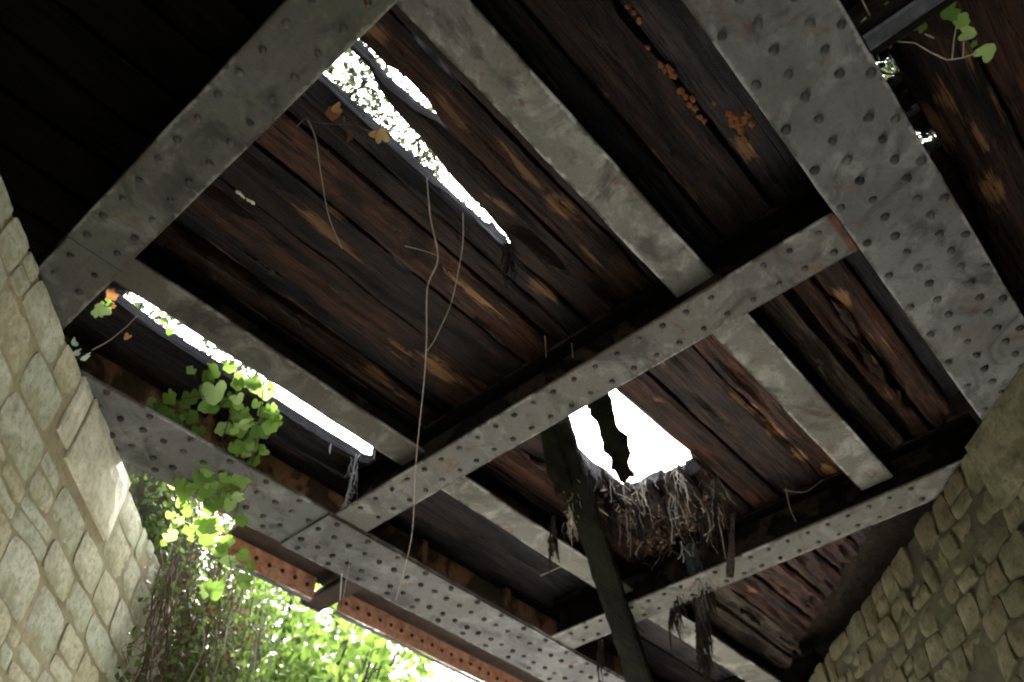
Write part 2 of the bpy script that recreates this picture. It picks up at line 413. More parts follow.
# ------------------------------------------------------------------ ground and banks
def ground_sheet():
    vs, fs = [], []
    xs = [-400, -150, -60, -30, -15, -8, -4, 0, 4, 8, 15, 30, 60, 150, 400]
    n = len(xs)
    for y in xs:
        for x in xs:
            vs.append((x, y, 0.06 * n3(x * .3, y * .3)))
    for j in range(n - 1):
        for i in range(n - 1):
            fs.append((j * n + i, j * n + i + 1, (j + 1) * n + i + 1, (j + 1) * n + i))
    o = obj('ground', vs, fs, GROUND); o['kind'] = 'structure'
ground_sheet()

CL = 2.78      # left wall face:  y - x = CL
CR_ = 4.20     # right wall face: x - y = CR_
def WL(s, d, H):
    """left wall: s along the lane, d out of the face towards the lane, H above camera"""
    x = (s - CL / S2) / S2; y = (s + CL / S2) / S2
    return Vector((x + d / S2, y - d / S2, Z(H)))
def WR(s, d, H):
    x = (s + CR_ / S2) / S2; y = (s - CR_ / S2) / S2
    return Vector((x - d / S2, y + d / S2, Z(H)))

def prism(fn, s0, s1, d0, d1, H0, H1):
    v = [fn(s, d, H) for H in (H0, H1) for (s, d) in ((s0, d0), (s1, d0), (s1, d1), (s0, d1))]
    f = [(0, 1, 2, 3), (7, 6, 5, 4), (0, 4, 5, 1), (1, 5, 6, 2), (2, 6, 7, 3), (3, 7, 4, 0)]
    return v, f

def bank(fn, s0, s1, name):
    # earth behind an abutment, level with the deck near the bridge and sloping down to the lane's ends
    vs, fs = [], []
    cols = [-2.0, -3.5, -6, -12, -30]
    rows = [s0 - 9, s0 - 3, s0, (s0 + s1) / 2, s1, s1 + 3, s1 + 9]
    hs_ = [-1.3, 0.8, 3.2, 3.4, 3.0, 0.4, -1.4]
    for s, h in zip(rows, hs_):
        for d in cols:
            p = fn(s, d, h + 0.25 * n3(s, d)); vs.append(p)
        vs.append(fn(s, cols[0], -1.9)); vs.append(fn(s, cols[-1], -1.9))
    n = len(cols) + 2
    for i in range(len(rows) - 1):
        for k in range(len(cols) - 1):
            fs.append((i * n + k, i * n + k + 1, (i + 1) * n + k + 1, (i + 1) * n + k))
        fs.append((i * n + len(cols), i * n, (i + 1) * n, (i + 1) * n + len(cols)))
    o = obj(name, vs, fs, EARTH); o['kind'] = 'structure'
bank(WL, -9, 4.0, 'embankment')
bank(WR, -9, 9.0, 'embankment')

# ------------------------------------------------------------------ abutment walls
def stone_mesh(sc, hc, L, h, warp, seed, face, drop):
    """rubble stone cut to the wall's wandering joints: front grid, face roughness, dropped arris, sides back into the mortar"""
    nx, ny = 7, 6
    vs, fs = [], []
    wx0, wz0 = warp(sc, hc)
    tx, tz = n3(seed, 3.1), n3(seed, 7.7)
    for j in range(ny):
        for i in range(nx):
            u = i / (nx - 1) * 2 - 1; w_ = j / (ny - 1) * 2 - 1
            rc = 1 - .10 * (abs(u) * abs(w_)) ** 3
            x = u * rc * L / 2; z = w_ * rc * h / 2
            wx, wz = warp(sc + x, hc + z)
            X = sc + x + wx - sc - wx0; Zz = hc + z + wz - hc - wz0
            e = max(abs(u), abs(w_))
            y = face * (n3(x * 7, z * 7, seed) + .6 * n3(x * 19, z * 19, seed + 5)) + face * 1.1 * (tx * u + tz * w_)
            if e > .99: y -= drop * (1 + .8 * n3(x * 14, z * 14, seed + 9))
            elif e > .6: y -= drop * .15
            vs.append((X, y, Zz))
    for j in range(ny - 1):
        for i in range(nx - 1):
            fs.append((j * nx + i, j * nx + i + 1, (j + 1) * nx + i + 1, (j + 1) * nx + i))
    ring = [i for i in range(nx)] + [j * nx + nx - 1 for j in range(1, ny)] + [(ny - 1) * nx + i for i in range(nx - 2, -1, -1)] + [j * nx for j in range(ny - 2, 0, -1)]
    b0 = len(vs)
    for q in ring:
        x, y, z = vs[q]; vs.append((x * 0.985, -0.09, z * 0.985))
    m = len(ring)
    for k in range(m):
        k2 = (k + 1) % m
        fs.append((ring[k2], ring[k], b0 + k, b0 + k2))
    return vs, fs, (wx0, wz0)

def block_mesh(L, h, proud, seed):
    """squared bearing stone, tooled face, chipped arrises"""
    nx, ny = 9, 6
    vs, fs = [], []
    for j in range(ny):
        for i in range(nx):
            u = i / (nx - 1) * 2 - 1; w_ = j / (ny - 1) * 2 - 1
            e = max(abs(u), abs(w_))
            x = u * L / 2; z = w_ * h / 2
            if e > .99:
                x += 0.007 * n3(seed + i, j * 1.7); z += 0.007 * n3(seed + j * 1.3, i, 3)
            y = proud + 0.006 * n3(x * 7, z * 7, seed) - (0.010 if e > .99 else 0)
            vs.append((x, y, z))
    for j in range(ny - 1):
        for i in range(nx - 1):
            fs.append((j * nx + i, j * nx + i + 1, (j + 1) * nx + i + 1, (j + 1) * nx + i))
    ring = [i for i in range(nx)] + [j * nx + nx - 1 for j in range(1, ny)] + [(ny - 1) * nx + i for i in range(nx - 2, -1, -1)] + [j * nx for j in range(ny - 2, 0, -1)]
    b0 = len(vs)
    for q in ring:
        x, y, z = vs[q]; vs.append((x, -0.12, z))
    m = len(ring)
    for k in range(m):
        k2 = (k + 1) % m
        fs.append((ring[k2], ring[k], b0 + k, b0 + k2))
    return vs, fs

def build_wall(fn, side, s0, s1, mat, mortar, label, blocks, course, length, view, face, drop, seed, mdepth, gap, wob, uneven, dress):
    root = thing('abutment_wall', label, 'stone wall', fn((s0 + s1) / 2, -0.6, -CAMZ))
    base = Vector(root.location)
    def loc(v): return [Vector(p) - base for p in v]
    v, f = prism(fn, s0, s1, -mdepth, -1.5, -CAMZ - 0.3, 2.965)
    obj('mortar_core', loc(v), f, mortar, root)
    v, f = prism(fn, s0, s1, -0.62, -1.45, 2.965, 3.62)
    obj('back_wall', loc(v), f, BACKM, root)
    out = Vector((1, -1, 0)).normalized() if side == 'L' else Vector((-1, 1, 0)).normalized()
    flip = side == 'L'          # stone-local x runs along +s on the right wall, along -s on the left
    rotz = math.radians(45) + (math.pi if flip else 0)
    sg = -1 if flip else 1
    r = random.Random(seed)
    def fade(s, H):
        k = 1.0
        for (bs0, bs1, bh0, bh1, proud) in blocks:
            dx = max(bs0 - s, 0, s - bs1); dz = max(bh0 - H, 0, H - bh1)
            k = min(k, math.hypot(dx, dz) / .25)
        return min(k, max(0, (3.0 - H) / .2))
    def warp(sx, H):
        s = sx * sg
        k = wob * fade(s, H)
        return (k * (n3(s * 1.9, H * 1.9, seed) + .7 * n3(s * 4.3, H * 4.3, seed + 3)) * sg, k * (n3(s * 1.9, H * 1.9, seed + 40) + .7 * n3(s * 4.3, H * 4.3, seed + 43)))
    near, rest = [], MB()
    for (bs0, bs1, bh0, bh1, proud) in blocks:
        v, f = block_mesh(bs1 - bs0 - 0.012, bh1 - bh0 - 0.012, proud, seed)
        o = obj('bearing_stone', v, f, dress, root)
        o.location = fn((bs0 + bs1) / 2, 0, (bh0 + bh1) / 2) - base; o.rotation_euler = (0, 0, rotz)
    def put(s, L, H0, h):
        g_ = gap * r.uniform(.6, 1.5)
        sc, hc = (s + L / 2) * sg, H0 + h / 2
        mv = stone_mesh(sc, hc, L - g_, h - g_, warp, r.random() * 400, face, drop)
        dd = r.uniform(-uneven, uneven * .6)
        if r.random() < .06: dd -= uneven * 1.5
        wx, wz = mv[2]
        pos = fn((sc + wx) * sg, dd, hc + wz)
        if view[0] < s + L / 2 < view[1] and view[2] < hc and len(near) < 290:
            o = obj('stone', mv[0], mv[1], mat, root, smooth=True)
            o.data.set_sharp_from_angle(angle=math.radians(38))
            o.location = pos - base; o.rotation_euler = (0, 0, rotz); near.append(o)
        else:
            mt = Matrix.Translation(pos - base) @ Matrix.Rotation(rotz, 4, 'Z')
            rest.add([mt @ Vector(q) for q in mv[0]], mv[1])
    H = 2.995
    while H > -CAMZ - 0.2:
        h = r.uniform(*course); H0 = H - h
        s = s0 + r.uniform(0, .2)
        while s < s1 - .05:
            L = min(r.uniform(*length), s1 - s)
            if L < .1: break
            blocked = False
            for (bs0, bs1, bh0, bh1, proud) in blocks:
                if H > bh0 + 0.03 and H0 < bh1 - 0.03 and s < bs1 and s + L > bs0:
                    if s < bs0 - 0.09: L = bs0 - s
                    else: s = bs1; blocked = True
            if blocked: continue
            x = r.random()
            if x < .20 and h > .17:
                q = r.uniform(.35, .65); put(s, L, H0, h * q); put(s, L, H0 + h * q, h * (1 - q))
            elif x < .28 and L > .26:
                q = r.uniform(.3, .7); put(s, L * q, H0, h); put(s + L * q, L * (1 - q) * 1.0, H0, h * .55); put(s + L * q, L * (1 - q), H0 + h * .55, h * .45)
            else: put(s, L, H0, h)
            s += L
        H = H0
    o = rest.build('stonework', mat, root); o['kind'] = 'stuff'
    return root

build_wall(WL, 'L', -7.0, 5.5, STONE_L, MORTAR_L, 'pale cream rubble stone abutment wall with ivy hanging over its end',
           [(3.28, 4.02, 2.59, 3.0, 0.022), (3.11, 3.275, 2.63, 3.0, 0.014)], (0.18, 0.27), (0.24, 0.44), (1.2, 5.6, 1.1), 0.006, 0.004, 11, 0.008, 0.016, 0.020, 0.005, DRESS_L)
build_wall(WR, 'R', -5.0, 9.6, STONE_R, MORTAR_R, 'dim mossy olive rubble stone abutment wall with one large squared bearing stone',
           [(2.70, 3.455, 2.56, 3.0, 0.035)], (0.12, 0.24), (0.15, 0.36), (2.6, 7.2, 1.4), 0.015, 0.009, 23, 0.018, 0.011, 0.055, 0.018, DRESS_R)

# ------------------------------------------------------------------ steelwork
def rivet_mesh(r, h, name='rivet'):
    vs, fs = [], []
    n = 10
    for (q, z) in ((1.0, 0.004), (1.0, -h * .25), (0.82, -h * .7), (0.45, -h * .97)):
        for k in range(n):
            a = 2 * math.pi * k / n; vs.append((r * q * math.cos(a), r * q * math.sin(a), z))
    for j in range(3):
        for k in range(n):
            k2 = (k + 1) % n; fs.append((j * n + k2, j * n + k, (j + 1) * n + k, (j + 1) * n + k2))
    fs.append(tuple(3 * n + k for k in range(n - 1, -1, -1)))
    me = bpy.data.meshes.new(name); me.from_pydata(vs, [], fs); me.update()
    for p in me.polygons: p.use_smooth = True
    return me
RIV = rivet_mesh(0.021, 0.020); RIV.materials.append(RIVETM)
RIVC = rivet_mesh(0.017, 0.016); RIVC.materials.append(RIVETM)
RIVR = rivet_mesh(0.016, 0.012); RIVR.materials.append(RUSTD)

def rivets(root, me, axis, rows, z, part='bottom_flange'):
    """rows of rivets as sub-parts of one plate of the girder"""
    root = [c for c in root.children if c.name.split('.')[0] == part][0]
    for (u, t0, t1, pitch) in rows:
        n = int((t1 - t0) / pitch) + 1
        for i in range(n):
            t = t0 + i * pitch + R.uniform(-.004, .004); uu = u + R.uniform(-.005, .005)
            if R.random() < 0.012: continue
            inst('rivet', me, (t, uu, z) if axis == 'x' else (uu, t, z), root, (R.uniform(-.07, .07), R.uniform(-.07, .07), R.random() * 6), (R.uniform(.82, 1.1), R.uniform(.82, 1.1), R.uniform(.55, 1.15)))

def main_girder(label, y0, y1, x0, x1, web_mat, cover, H=3.0, flange=STEEL, rows=(), top=3.75):
    root = thing('main_girder', label, 'girder')
    yc = (y0 + y1) / 2
    plate('bottom_flange', 'x', x0, x1, y0, y1, Z(H), Z(H + .02), flange, root)
    if cover:
        plate('cover_plate', 'x', cover[0], cover[1], y0 + .006, y1 - .006, Z(H - .017), Z(H - .001), flange, root)
    plate('web', 'x', x0, x1, yc - .007, yc + .007, Z(H + .02), Z(top), web_mat, root, seg=.3)
    for sgn in (-1, 1):
        a, b = sorted((yc + sgn * .007, yc + sgn * .10)); plate('angle_iron', 'x', x0, x1, a, b, Z(H + .0205), Z(H + .034), web_mat, root, seg=.2)
        a, b = sorted((yc + sgn * .0075, yc + sgn * .021)); plate('angle_leg', 'x', x0, x1, a, b, Z(H + .0345), Z(H + .12), web_mat, root, seg=.2)
    plate('top_flange', 'x', x0, x1, y0 + .02, y1 - .02, Z(top), Z(top + .02), SHADE_STEEL, root, seg=.4)
    return root

g1 = main_girder('wide grey riveted main girder with one end on the squared mossy bearing stone', -0.24, 0.195, -5.2, 4.75, SHADE_STEEL, None)
rivets(g1, RIV, 'x', [(0.158, 0.70, 4.6, 0.255), (0.037, 0.62, 4.6, 0.1275), (-0.118, 0.62, 4.6, 0.1275), (-0.203, 0.70, 4.4, 0.255)], Z(3.0))

g2 = main_girder('grey riveted main girder with moss and rust on its web beside the open sky', 3.58, 4.08, 0.55, 8.9, WEBM, (2.45, 8.9), top=3.44)
plate('side_plate', 'x', 0.6, 8.8, 3.745, 3.757, Z(3.022), Z(3.31), WEBM, g2, jit=.006)
rivets(g2, RIV, 'x', [(3.622, 0.95, 2.4, 0.26), (3.745, 0.98, 2.42, 0.13), (3.915, 1.15, 2.42, 0.13), (4.01, 1.22, 2.42, 0.26)], Z(3.0))
rivets(g2, RIV, 'x', [(3.622, 2.55, 6.3, 0.26), (3.745, 2.50, 6.3, 0.13), (3.915, 2.50, 6.3, 0.13), (4.01, 2.55, 6.3, 0.26)], Z(2.983), 'cover_plate')
for k in range(8):       # web stiffeners
    x = 1.55 + k * 0.9
    if abs(x - 2.62) < .2 or abs(x - 4.78) < .2: x += .3
    plate('stiffener', 'x', x, x + .05, 3.69, 3.744, Z(3.04), Z(3.30), WEBM, g2, seg=.05)

g0 = main_girder('unseen outer girder along the far edge of the neighbouring span, there only for the light', -4.1, -3.65, -8.2, 0.9, SHADE_STEEL, None)  # out of view, kept only for its effect on the light

def cross_girder(label, xc, y0, y1, H=3.0, half=0.135, split=None, ends=None, yr=None, top=3.31, flange=None):
    flange = flange or STEEL_C
    root = thing('cross_girder', label, 'girder')
    lo = H
    if split:
        plate('bottom_flange', 'y', y0, split - .006, xc - half, xc + half, Z(H - .004), Z(H + .014), flange, root)
        plate('end_plate', 'y', split + .008, y1, xc - half + .006, xc + half + .004, Z(H + .006), Z(H + .0205), flange, root, ends=ends)
    else:
        plate('bottom_flange', 'y', y0, y1, xc - half, xc + half, Z(H + .002), Z(H + .018), flange, root, ends=ends)
    plate('web', 'y', y0, y1, xc - .006, xc + .006, Z(H + .022), Z(top - .016), SHADE_STEEL, root, seg=.3)
    for sgn in (-1, 1):
        a, b = sorted((xc + sgn * .0065, xc + sgn * .08)); plate('angle_iron', 'y', y0, y1, a, b, Z(H + .0215), Z(H + .034), SHADE_STEEL, root, seg=.2)
    plate('top_flange', 'y', y0, y1, xc - .11, xc + .11, Z(top - .0155), Z(top - .001), SHADE_STEEL, root, seg=.3)
    if yr:
        rivets(root, RIVC, 'y', [(xc - .078, yr[0], yr[1], .141), (xc + .072, yr[0] - .003, yr[1], .141)], Z(H + (-.004 if split else .002)))
    return root

c1 = cross_girder('riveted cross girder with a plate seam, ending on the pale stone wall', 0.43, 0.20, 3.62, split=2.835, yr=(0.5, 2.8), flange=STEEL_D)
rivets(c1, RIVC, 'y', [(0.365, 2.93, 3.2, .15), (0.50, 2.95, 3.2, .15)], Z(3.004), 'end_plate')
c2 = cross_girder('long riveted cross girder joining both wide girders beside the big deck hole', 2.62, 0.20, 3.575, yr=(0.30, 3.5))
plate('rust_scale', 'x', 2.49, 2.75, 0.196, 0.228, Z(2.9965), Z(3.0015), RUSTRED, c2, jit=.006, seg=.03)
c3 = cross_girder('riveted cross girder running from the mossy wall behind the fallen timber', 4.78, 0.25, 3.575, yr=(0.75, 3.5))
c4 = cross_girder('furthest riveted cross girder beyond the fallen beam at the mossy wall', 6.95, 2.4, 3.575, yr=(2.8, 3.5))
c0 = cross_girder('unseen cross girder at the far end of the dark bay, added for the light', -1.74, 0.20, 1.4)  # out of view, added to shape the light under the deck
# girders of the neighbouring span on the other side of the wide girder
cr1 = cross_girder('cross girder of the neighbouring span, meeting the wide girder beside the small ivy sprig', 1.86, -3.64, -0.245, half=0.035, flange=SOOT2)
cr2 = cross_girder('unseen further cross girder of the neighbouring span, away from the ivy sprig, there only for the light', -0.6, -3.64, -0.245)  # unseen girder that serves the light alone

def joist(label, y0, y1, x0, x1, H=3.1, fm=None):
    root = thing('stringer', label, 'joist')
    yc = (y0 + y1) / 2
    plate('bottom_flange', 'x', x0, x1, y0, y1, Z(H), Z(H + .018), fm or JOIST, root, jit=.005)
    plate('web', 'x', x0, x1, yc - .006, yc + .006, Z(H + .018), Z(H + .195), SHADE_STEEL, root, seg=.3)
    plate('top_flange', 'x', x0, x1, y0 + .01, y1 - .01, Z(H + .195), Z(H + .208), SHADE_STEEL, root, seg=.3)
    return root
joist('pale mottled stringer beam beside the narrow leaf-filled gap', 0.808, 1.022, 0.45, 2.515)
joist('grey stringer beam along the bright slot above the hanging ivy', 2.812, 3.012, 0.45, 2.515, fm=JOIST_D)
joist('pale stringer beam beside the reddish rotten planks near the mossy wall', 0.808, 1.022, 2.64, 4.66)
joist('pale stringer beam passing behind the fallen beam and hanging roots', 2.80, 3.0, 2.64, 4.66)
joist('pale stringer beam below the large dripping root clump', 2.74, 2.96, 4.80, 7.2)

# rusty edge plate outside the mossy girder
ep = thing('edge_plate', 'orange rusted riveted edge plate outside the mossy girder above the trees', 'plate')
for (x0, x1) in ((2.2, 3.0), (3.22, 8.6)):
    plate('rusty_plate', 'x', x0, x1, 4.40, 4.412, Z(2.955), Z(3.121), RUST, ep, jit=.006)
    plate('bottom_angle', 'x', x0, x1, 4.413, 4.455, Z(2.948), Z(2.960), STEEL, ep, jit=.005)
    n = int((x1 - x0) / .11)
    for i in range(n):
        inst('rivet', RIVR, (x0 + .07 + i * .11, 4.40, Z(3.04) + R.uniform(-.006, .006)), ep, (math.radians(-90), 0, 0))
plate('top_plate', 'x', 2.25, 8.6, 4.085, 4.47, Z(3.127), Z(3.141), RUSTD, ep, jit=.006)
br = thing('outrigger_bracket', 'dark steel outrigger bracket between the two orange edge plates', 'bracket')
plate('bracket_plate', 'y', 4.085, 4.56, 3.02, 3.19, Z(2.99), Z(3.006), RUSTD, br)
plate('bracket_web', 'y', 4.085, 4.56, 3.095, 3.108, Z(3.007), Z(3.11), RUSTD, br)
plate('end_lip', 'x', 3.01, 3.20, 4.562, 4.575, Z(2.985), Z(3.09), STEEL, br)

# ------------------------------------------------------------------ timber deck
TORN = []
for (px, py, hl, hw) in [(330, 235, .25, .03), (480, 300, .25, .025), (690, 200, .25, .02), (620, 230, .15, .02), (650, 350, .15, .03), (560, 208, .10, .045), (545, 290, .11, .045), (590, 255, .10, .02), (440, 370, .17, .05), (400, 350, .12, .03), (225, 268, .20, .022),
    (300, 320, .22, .02), (385, 388, .20, .018), (735, 398, .10, .03), (755, 412, .08, .02), (775, 432, .15, .03), (800, 455, .10, .04), (765, 590, .20, .02), (787, 578, .20, .018), (818, 556, .16, .02),
    (872, 355, .15, .03), (895, 400, .12, .03), (845, 300, .10, .03), (950, 105, .12, .03), (985, 150, .15, .012), (940, 130, .20, .03), (1000, 200, .15, .05), (372, 30, .08, .04),
    (450, 110, .15, .02), (520, 165, .18, .02), (600, 95, .08, .015), (500, 205, .12, .012), (660, 165, .14, .02), (250, 262, .10, .03), (830, 470, .1, .03), (745, 150, .10, .04),
    (335, 215, .06, .02), (620, 60, .06, .01), (975, 60, .10, .03), (1010, 120, .12, .02), (790, 620, .15, .03), (660, 400, .06, .02), (690, 330, .08, .02), (560, 470, .12, .03)]:
    q = P(px, py, 3.32); TORN.append((q.x, q.y, hl, hw))
def torn_at(x, y):
    b = 0.0
    for (a, c, hl, hw) in TORN:
        dx = (x - a) / hl; dy = (y - c + .02 * n3(x * 6, y * 6)) / hw
        e = dx * dx + dy * dy
        if e < 4: b = max(b, math.exp(-e * .8))
    return b
deck = thing('timber_deck', 'rotting dark timber plank deck resting on the girders, with holes and gaps', 'deck')
HP = 3.32
def lerp_list(pts, t):
    if t <= pts[0][0]: return pts[0][1]
    for (a, b), (c, d) in zip(pts, pts[1:]):
        if t <= c: return b + (d - b) * (t - a) / (c - a)
    return pts[-1][1]

def plank(x0, x1, y0, y1, dz=0.0, mat=W_DARK, th=0.09, name='plank', clip=True, rough=1.0, endj=0.012, parent=deck, sag=0.0, H=HP):
    """y0,y1 numbers or lists of (x, y); the underside is gouged along the grain"""
    f0 = (lambda t: lerp_list(y0, t)) if hasattr(y0, '__len__') else (lambda t: y0)
    f1 = (lambda t: lerp_list(y1, t)) if hasattr(y1, '__len__') else (lambda t: y1)
    sd_ = R.random() * 200
    nb = 9
    n = max(4, int((x1 - x0) / 0.055))
    jag0 = [R.uniform(0, endj) for _ in range(nb + 2)]; jag1 = [R.uniform(-endj, 0) for _ in range(nb + 2)]
    xc = (x0 + x1) / 2
    yc = (f0(xc) + f1(xc)) / 2
    tv = []
    def section(i, t):
        q = i / n
        out = []
        tn = x0 + (x1 - x0) * q
        a, b = f0(tn), f1(tn)
        amp = 0.004 + 0.008 * rough * max(0, n3(tn * 1.3, sd_ + 3) + .4)
        a += amp * (n3(tn * 5, sd_) + .6 * n3(tn * 17, sd_ + 1)); b += amp * (n3(tn * 5, sd_ + 60) + .6 * n3(tn * 17, sd_ + 61))
        if b - a < .012: a = b - .012
        sg = -sag * math.sin(math.pi * q) + 0.006 * n3(tn * .9, sd_ + 77)
        def tx(u, k):
            e0 = x0 + jag0[k]; e1 = x1 + jag1[k]
            if clip:
                e1 = min(e1, u + CR_ + 0.06 + jag1[k] * 2); e0 = max(e0, u - CL - 0.5)
            return e0 + (e1 - e0) * q - xc
        for k in range(nb):
            w_ = k / (nb - 1)
            u = a + (b - a) * w_
            d = 0.010 * rough * n3(tn * 1.1, u * 26, sd_) + 0.012 * rough * n3(tn * 2.3, u * 9, sd_ + 8)
            e = abs(w_ - .5) * 2
            if e > .98: d += 0.010 + 0.010 * max(0, n3(tn * 3, sd_ + 40 + k))
            gv = n3(tn * 1.6, u * 14, sd_ + 90)
            if gv > .33: d += (gv - .33) * 0.09 * rough
            td = torn_at(tn, u); d += td * .010 * n3(tn * 9, u * 40, sd_) + td * .006
            tv.append(td)
            out.append((tx(u, k), u - yc, max(-.018, d) + sg + 0.0))
        out.append((tx(b, nb), b - yc, th + sg)); out.append((tx(a, nb + 1), a - yc, th + sg)); tv.extend((0.0, 0.0))
        return out
    vs, fs = sweep('x', range(n + 1), section)
    o = obj(name, vs, fs, mat, parent)
    at = o.data.attributes.new('torn', 'FLOAT', 'POINT'); at.data.foreach_set('value', tv)
    o.location = (xc, yc, Z(H + dz))
    return o

# bay between the seamed and the long cross girder
B1 = (0.44, 2.61)
plank(*B1, 0.03, 0.41, 0.012, W_BLUE)
plank(*B1, 0.44, 0.700, 0.0, W_DARK)
plank(*B1, 0.735, 0.90, 0.035, W_BLUE, th=.06)
plank(*B1, 0.91, 1.128, 0.0, W_DARK)
plank(*B1, 1.148, [(.44, 1.325), (.78, 1.325), (.84, 1.295), (1.0, 1.30), (1.1, 1.325), (2.6, 1.325)], 0.004, W_RED, rough=1.5)
plank(*B1, [(.44, 1.34), (.74, 1.35), (.84, 1.375), (1.0, 1.37), (1.12, 1.345), (2.6, 1.345)],
      [(.44, 1.365), (.72, 1.375), (.83, 1.415), (1.13, 1.445), (1.55, 1.505), (1.80, 1.515), (1.90, 1.56), (2.6, 1.562)], 0.0, W_DARK, rough=2.6)
plank(*B1, 1.582, 1.688, 0.004, W_BLUE, rough=2.4)
plank(*B1, 1.700, 1.800, 0.018, W_DARK)
plank(*B1, 1.815, 2.022, 0.0, W_RED)
plank(*B1, [(.44, 2.045), (1.5, 2.045), (1.58, 2.058), (1.66, 2.043), (2.6, 2.042)], 2.30, 0.0, W_DARK)
plank(*B1, 2.307, [(.44, 2.565), (1.3, 2.54), (1.45, 2.57), (1.75, 2.55), (2.0, 2.60), (2.6, 2.57)], -0.012, W_RED, rough=1.8)
plank(*B1, 2.595, 2.725, 0.075, W_BLUE)
plank(*B1, 2.735, 2.875, 0.005, W_RED, rough=1.6)
plank(*B1, 2.89, [(.44, 3.30), (.66, 3.29), (.75, 3.215), (2.44, 3.215), (2.50, 3.30), (2.6, 3.32)], 0.0, W_DARK, th=.06)
plank(*B1, [(.44, 3.32), (.7, 3.36), (1.0, 3.395), (2.3, 3.39), (2.5, 3.39), (2.6, 3.34)], 3.60, 0.0, W_BLUE, th=.085)
plank(*B1, 3.62, 3.80, 0.0, W_DARK)
# bay with the big hole
B2 = (2.625, 4.77)
plank(*B2, 0.03, 0.30, 0.02, W_BLUE)
plank(*B2, 0.315, 0.47, -0.01, W_RED, rough=2.6)
plank(*B2, 0.50, 0.60, 0.01, W_RED, rough=2.6)
plank(*B2, 0.66, 0.80, -0.015, W_GREY, th=.10, rough=1.5)
plank(*B2, 0.84, 0.99, 0.03, W_BLUE)
plank(*B2, 1.0, 1.225, 0.004, W_RED, rough=1.6)
plank(*B2, 1.24, 1.53, 0.0, W_DARK, rough=1.4)
plank(*B2, 1.556, [(2.62, 1.77), (3.2, 1.765), (3.6, 1.755), (4.05, 1.74), (4.2, 1.75), (4.77, 1.75)], 0.0, W_RED)
plank(4.02, 4.77, 1.77, 2.02, 0.0, W_DARK, rough=2.5, endj=.10)
plank(3.95, 4.77, 2.04, 2.33, 0.0, W_DARK, rough=2.5, endj=.12)
plank(2.625, 2.98, 2.09, 2.33, 0.0, W_MOSS, rough=2, endj=.05)
plank(2.625, 2.95, 1.79, 2.07, 0.02, W_MOSS, rough=2, endj=.03)
plank(*B2, [(2.62, 2.35), (3.0, 2.345), (4.0, 2.35), (4.77, 2.345)], 2.56, 0.0, W_DARK, rough=1.8)
plank(*B2, 2.58, 2.79, 0.01, W_RED, rough=1.8)
plank(*B2, 2.80, 3.10, 0.0, W_DARK)
plank(*B2, 3.115, 3.385, 0.0, W_BLUE)
plank(*B2, 3.405, 3.80, 0.015, W_BLUE)
# last bay
B3 = (4.79, 7.9)
plank(*B3, 0.40, 0.80, 0.0, W_DARK); plank(*B3, 0.82, 1.12, 0.0, W_DARK); plank(*B3, 1.14, 1.40, 0.01, W_DARK)
plank(*B3, 1.42, 1.665, 0.0, W_RED, rough=1.8); plank(*B3, 1.70, 1.915, 0.0, W_RED, rough=1.8); plank(*B3, 1.95, 2.165, 0.0, W_RED, rough=1.8)
plank(*B3, 2.20, 2.42, 0.0, W_RED, rough=1.5); plank(*B3, 2.43, 2.60, -0.005, W_GREY, rough=1.5)
plank(*B3, 2.61, 2.80, -0.05, W_GREY, rough=1.6, th=.12)
plank(*B3, 2.82, 3.10, 0.0, W_DARK); plank(*B3, 3.12, 3.40, 0.0, W_BLUE); plank(*B3, 3.42, 3.80, 0.0, W_BLUE)
# bay of near-black planks towards the pale wall
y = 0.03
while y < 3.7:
    plank(-3.6, 0.42, y, y + .24, R.uniform(0, .015), W_BLACK, rough=.7); y += .262
# neighbouring span
y = -0.34
first = True
while y > -3.6:
    wd = R.uniform(.20, .27)
    e = y if not first else [(-5, -.26), (1.9, -.26), (2.1, -.33), (2.6, -.335), (3.1, -.345), (3.5, -.30), (4.2, -.26)]
    for (x0, x1) in ((-5.0, -.62), (-.58, 1.85), (1.87, 4.2)):
        if x0 > y + CR_ - .1: continue
        x1 = min(x1, y + CR_ + .05)
        plank(x0, x1, y - wd, e, R.uniform(0, .02), R.choice((W_RED, W_RED, W_DARK)) if x1 > 1.9 else W_BLACK if x1 < 0 else W_DARK, rough=1.8)
    y -= wd + .02; first = False

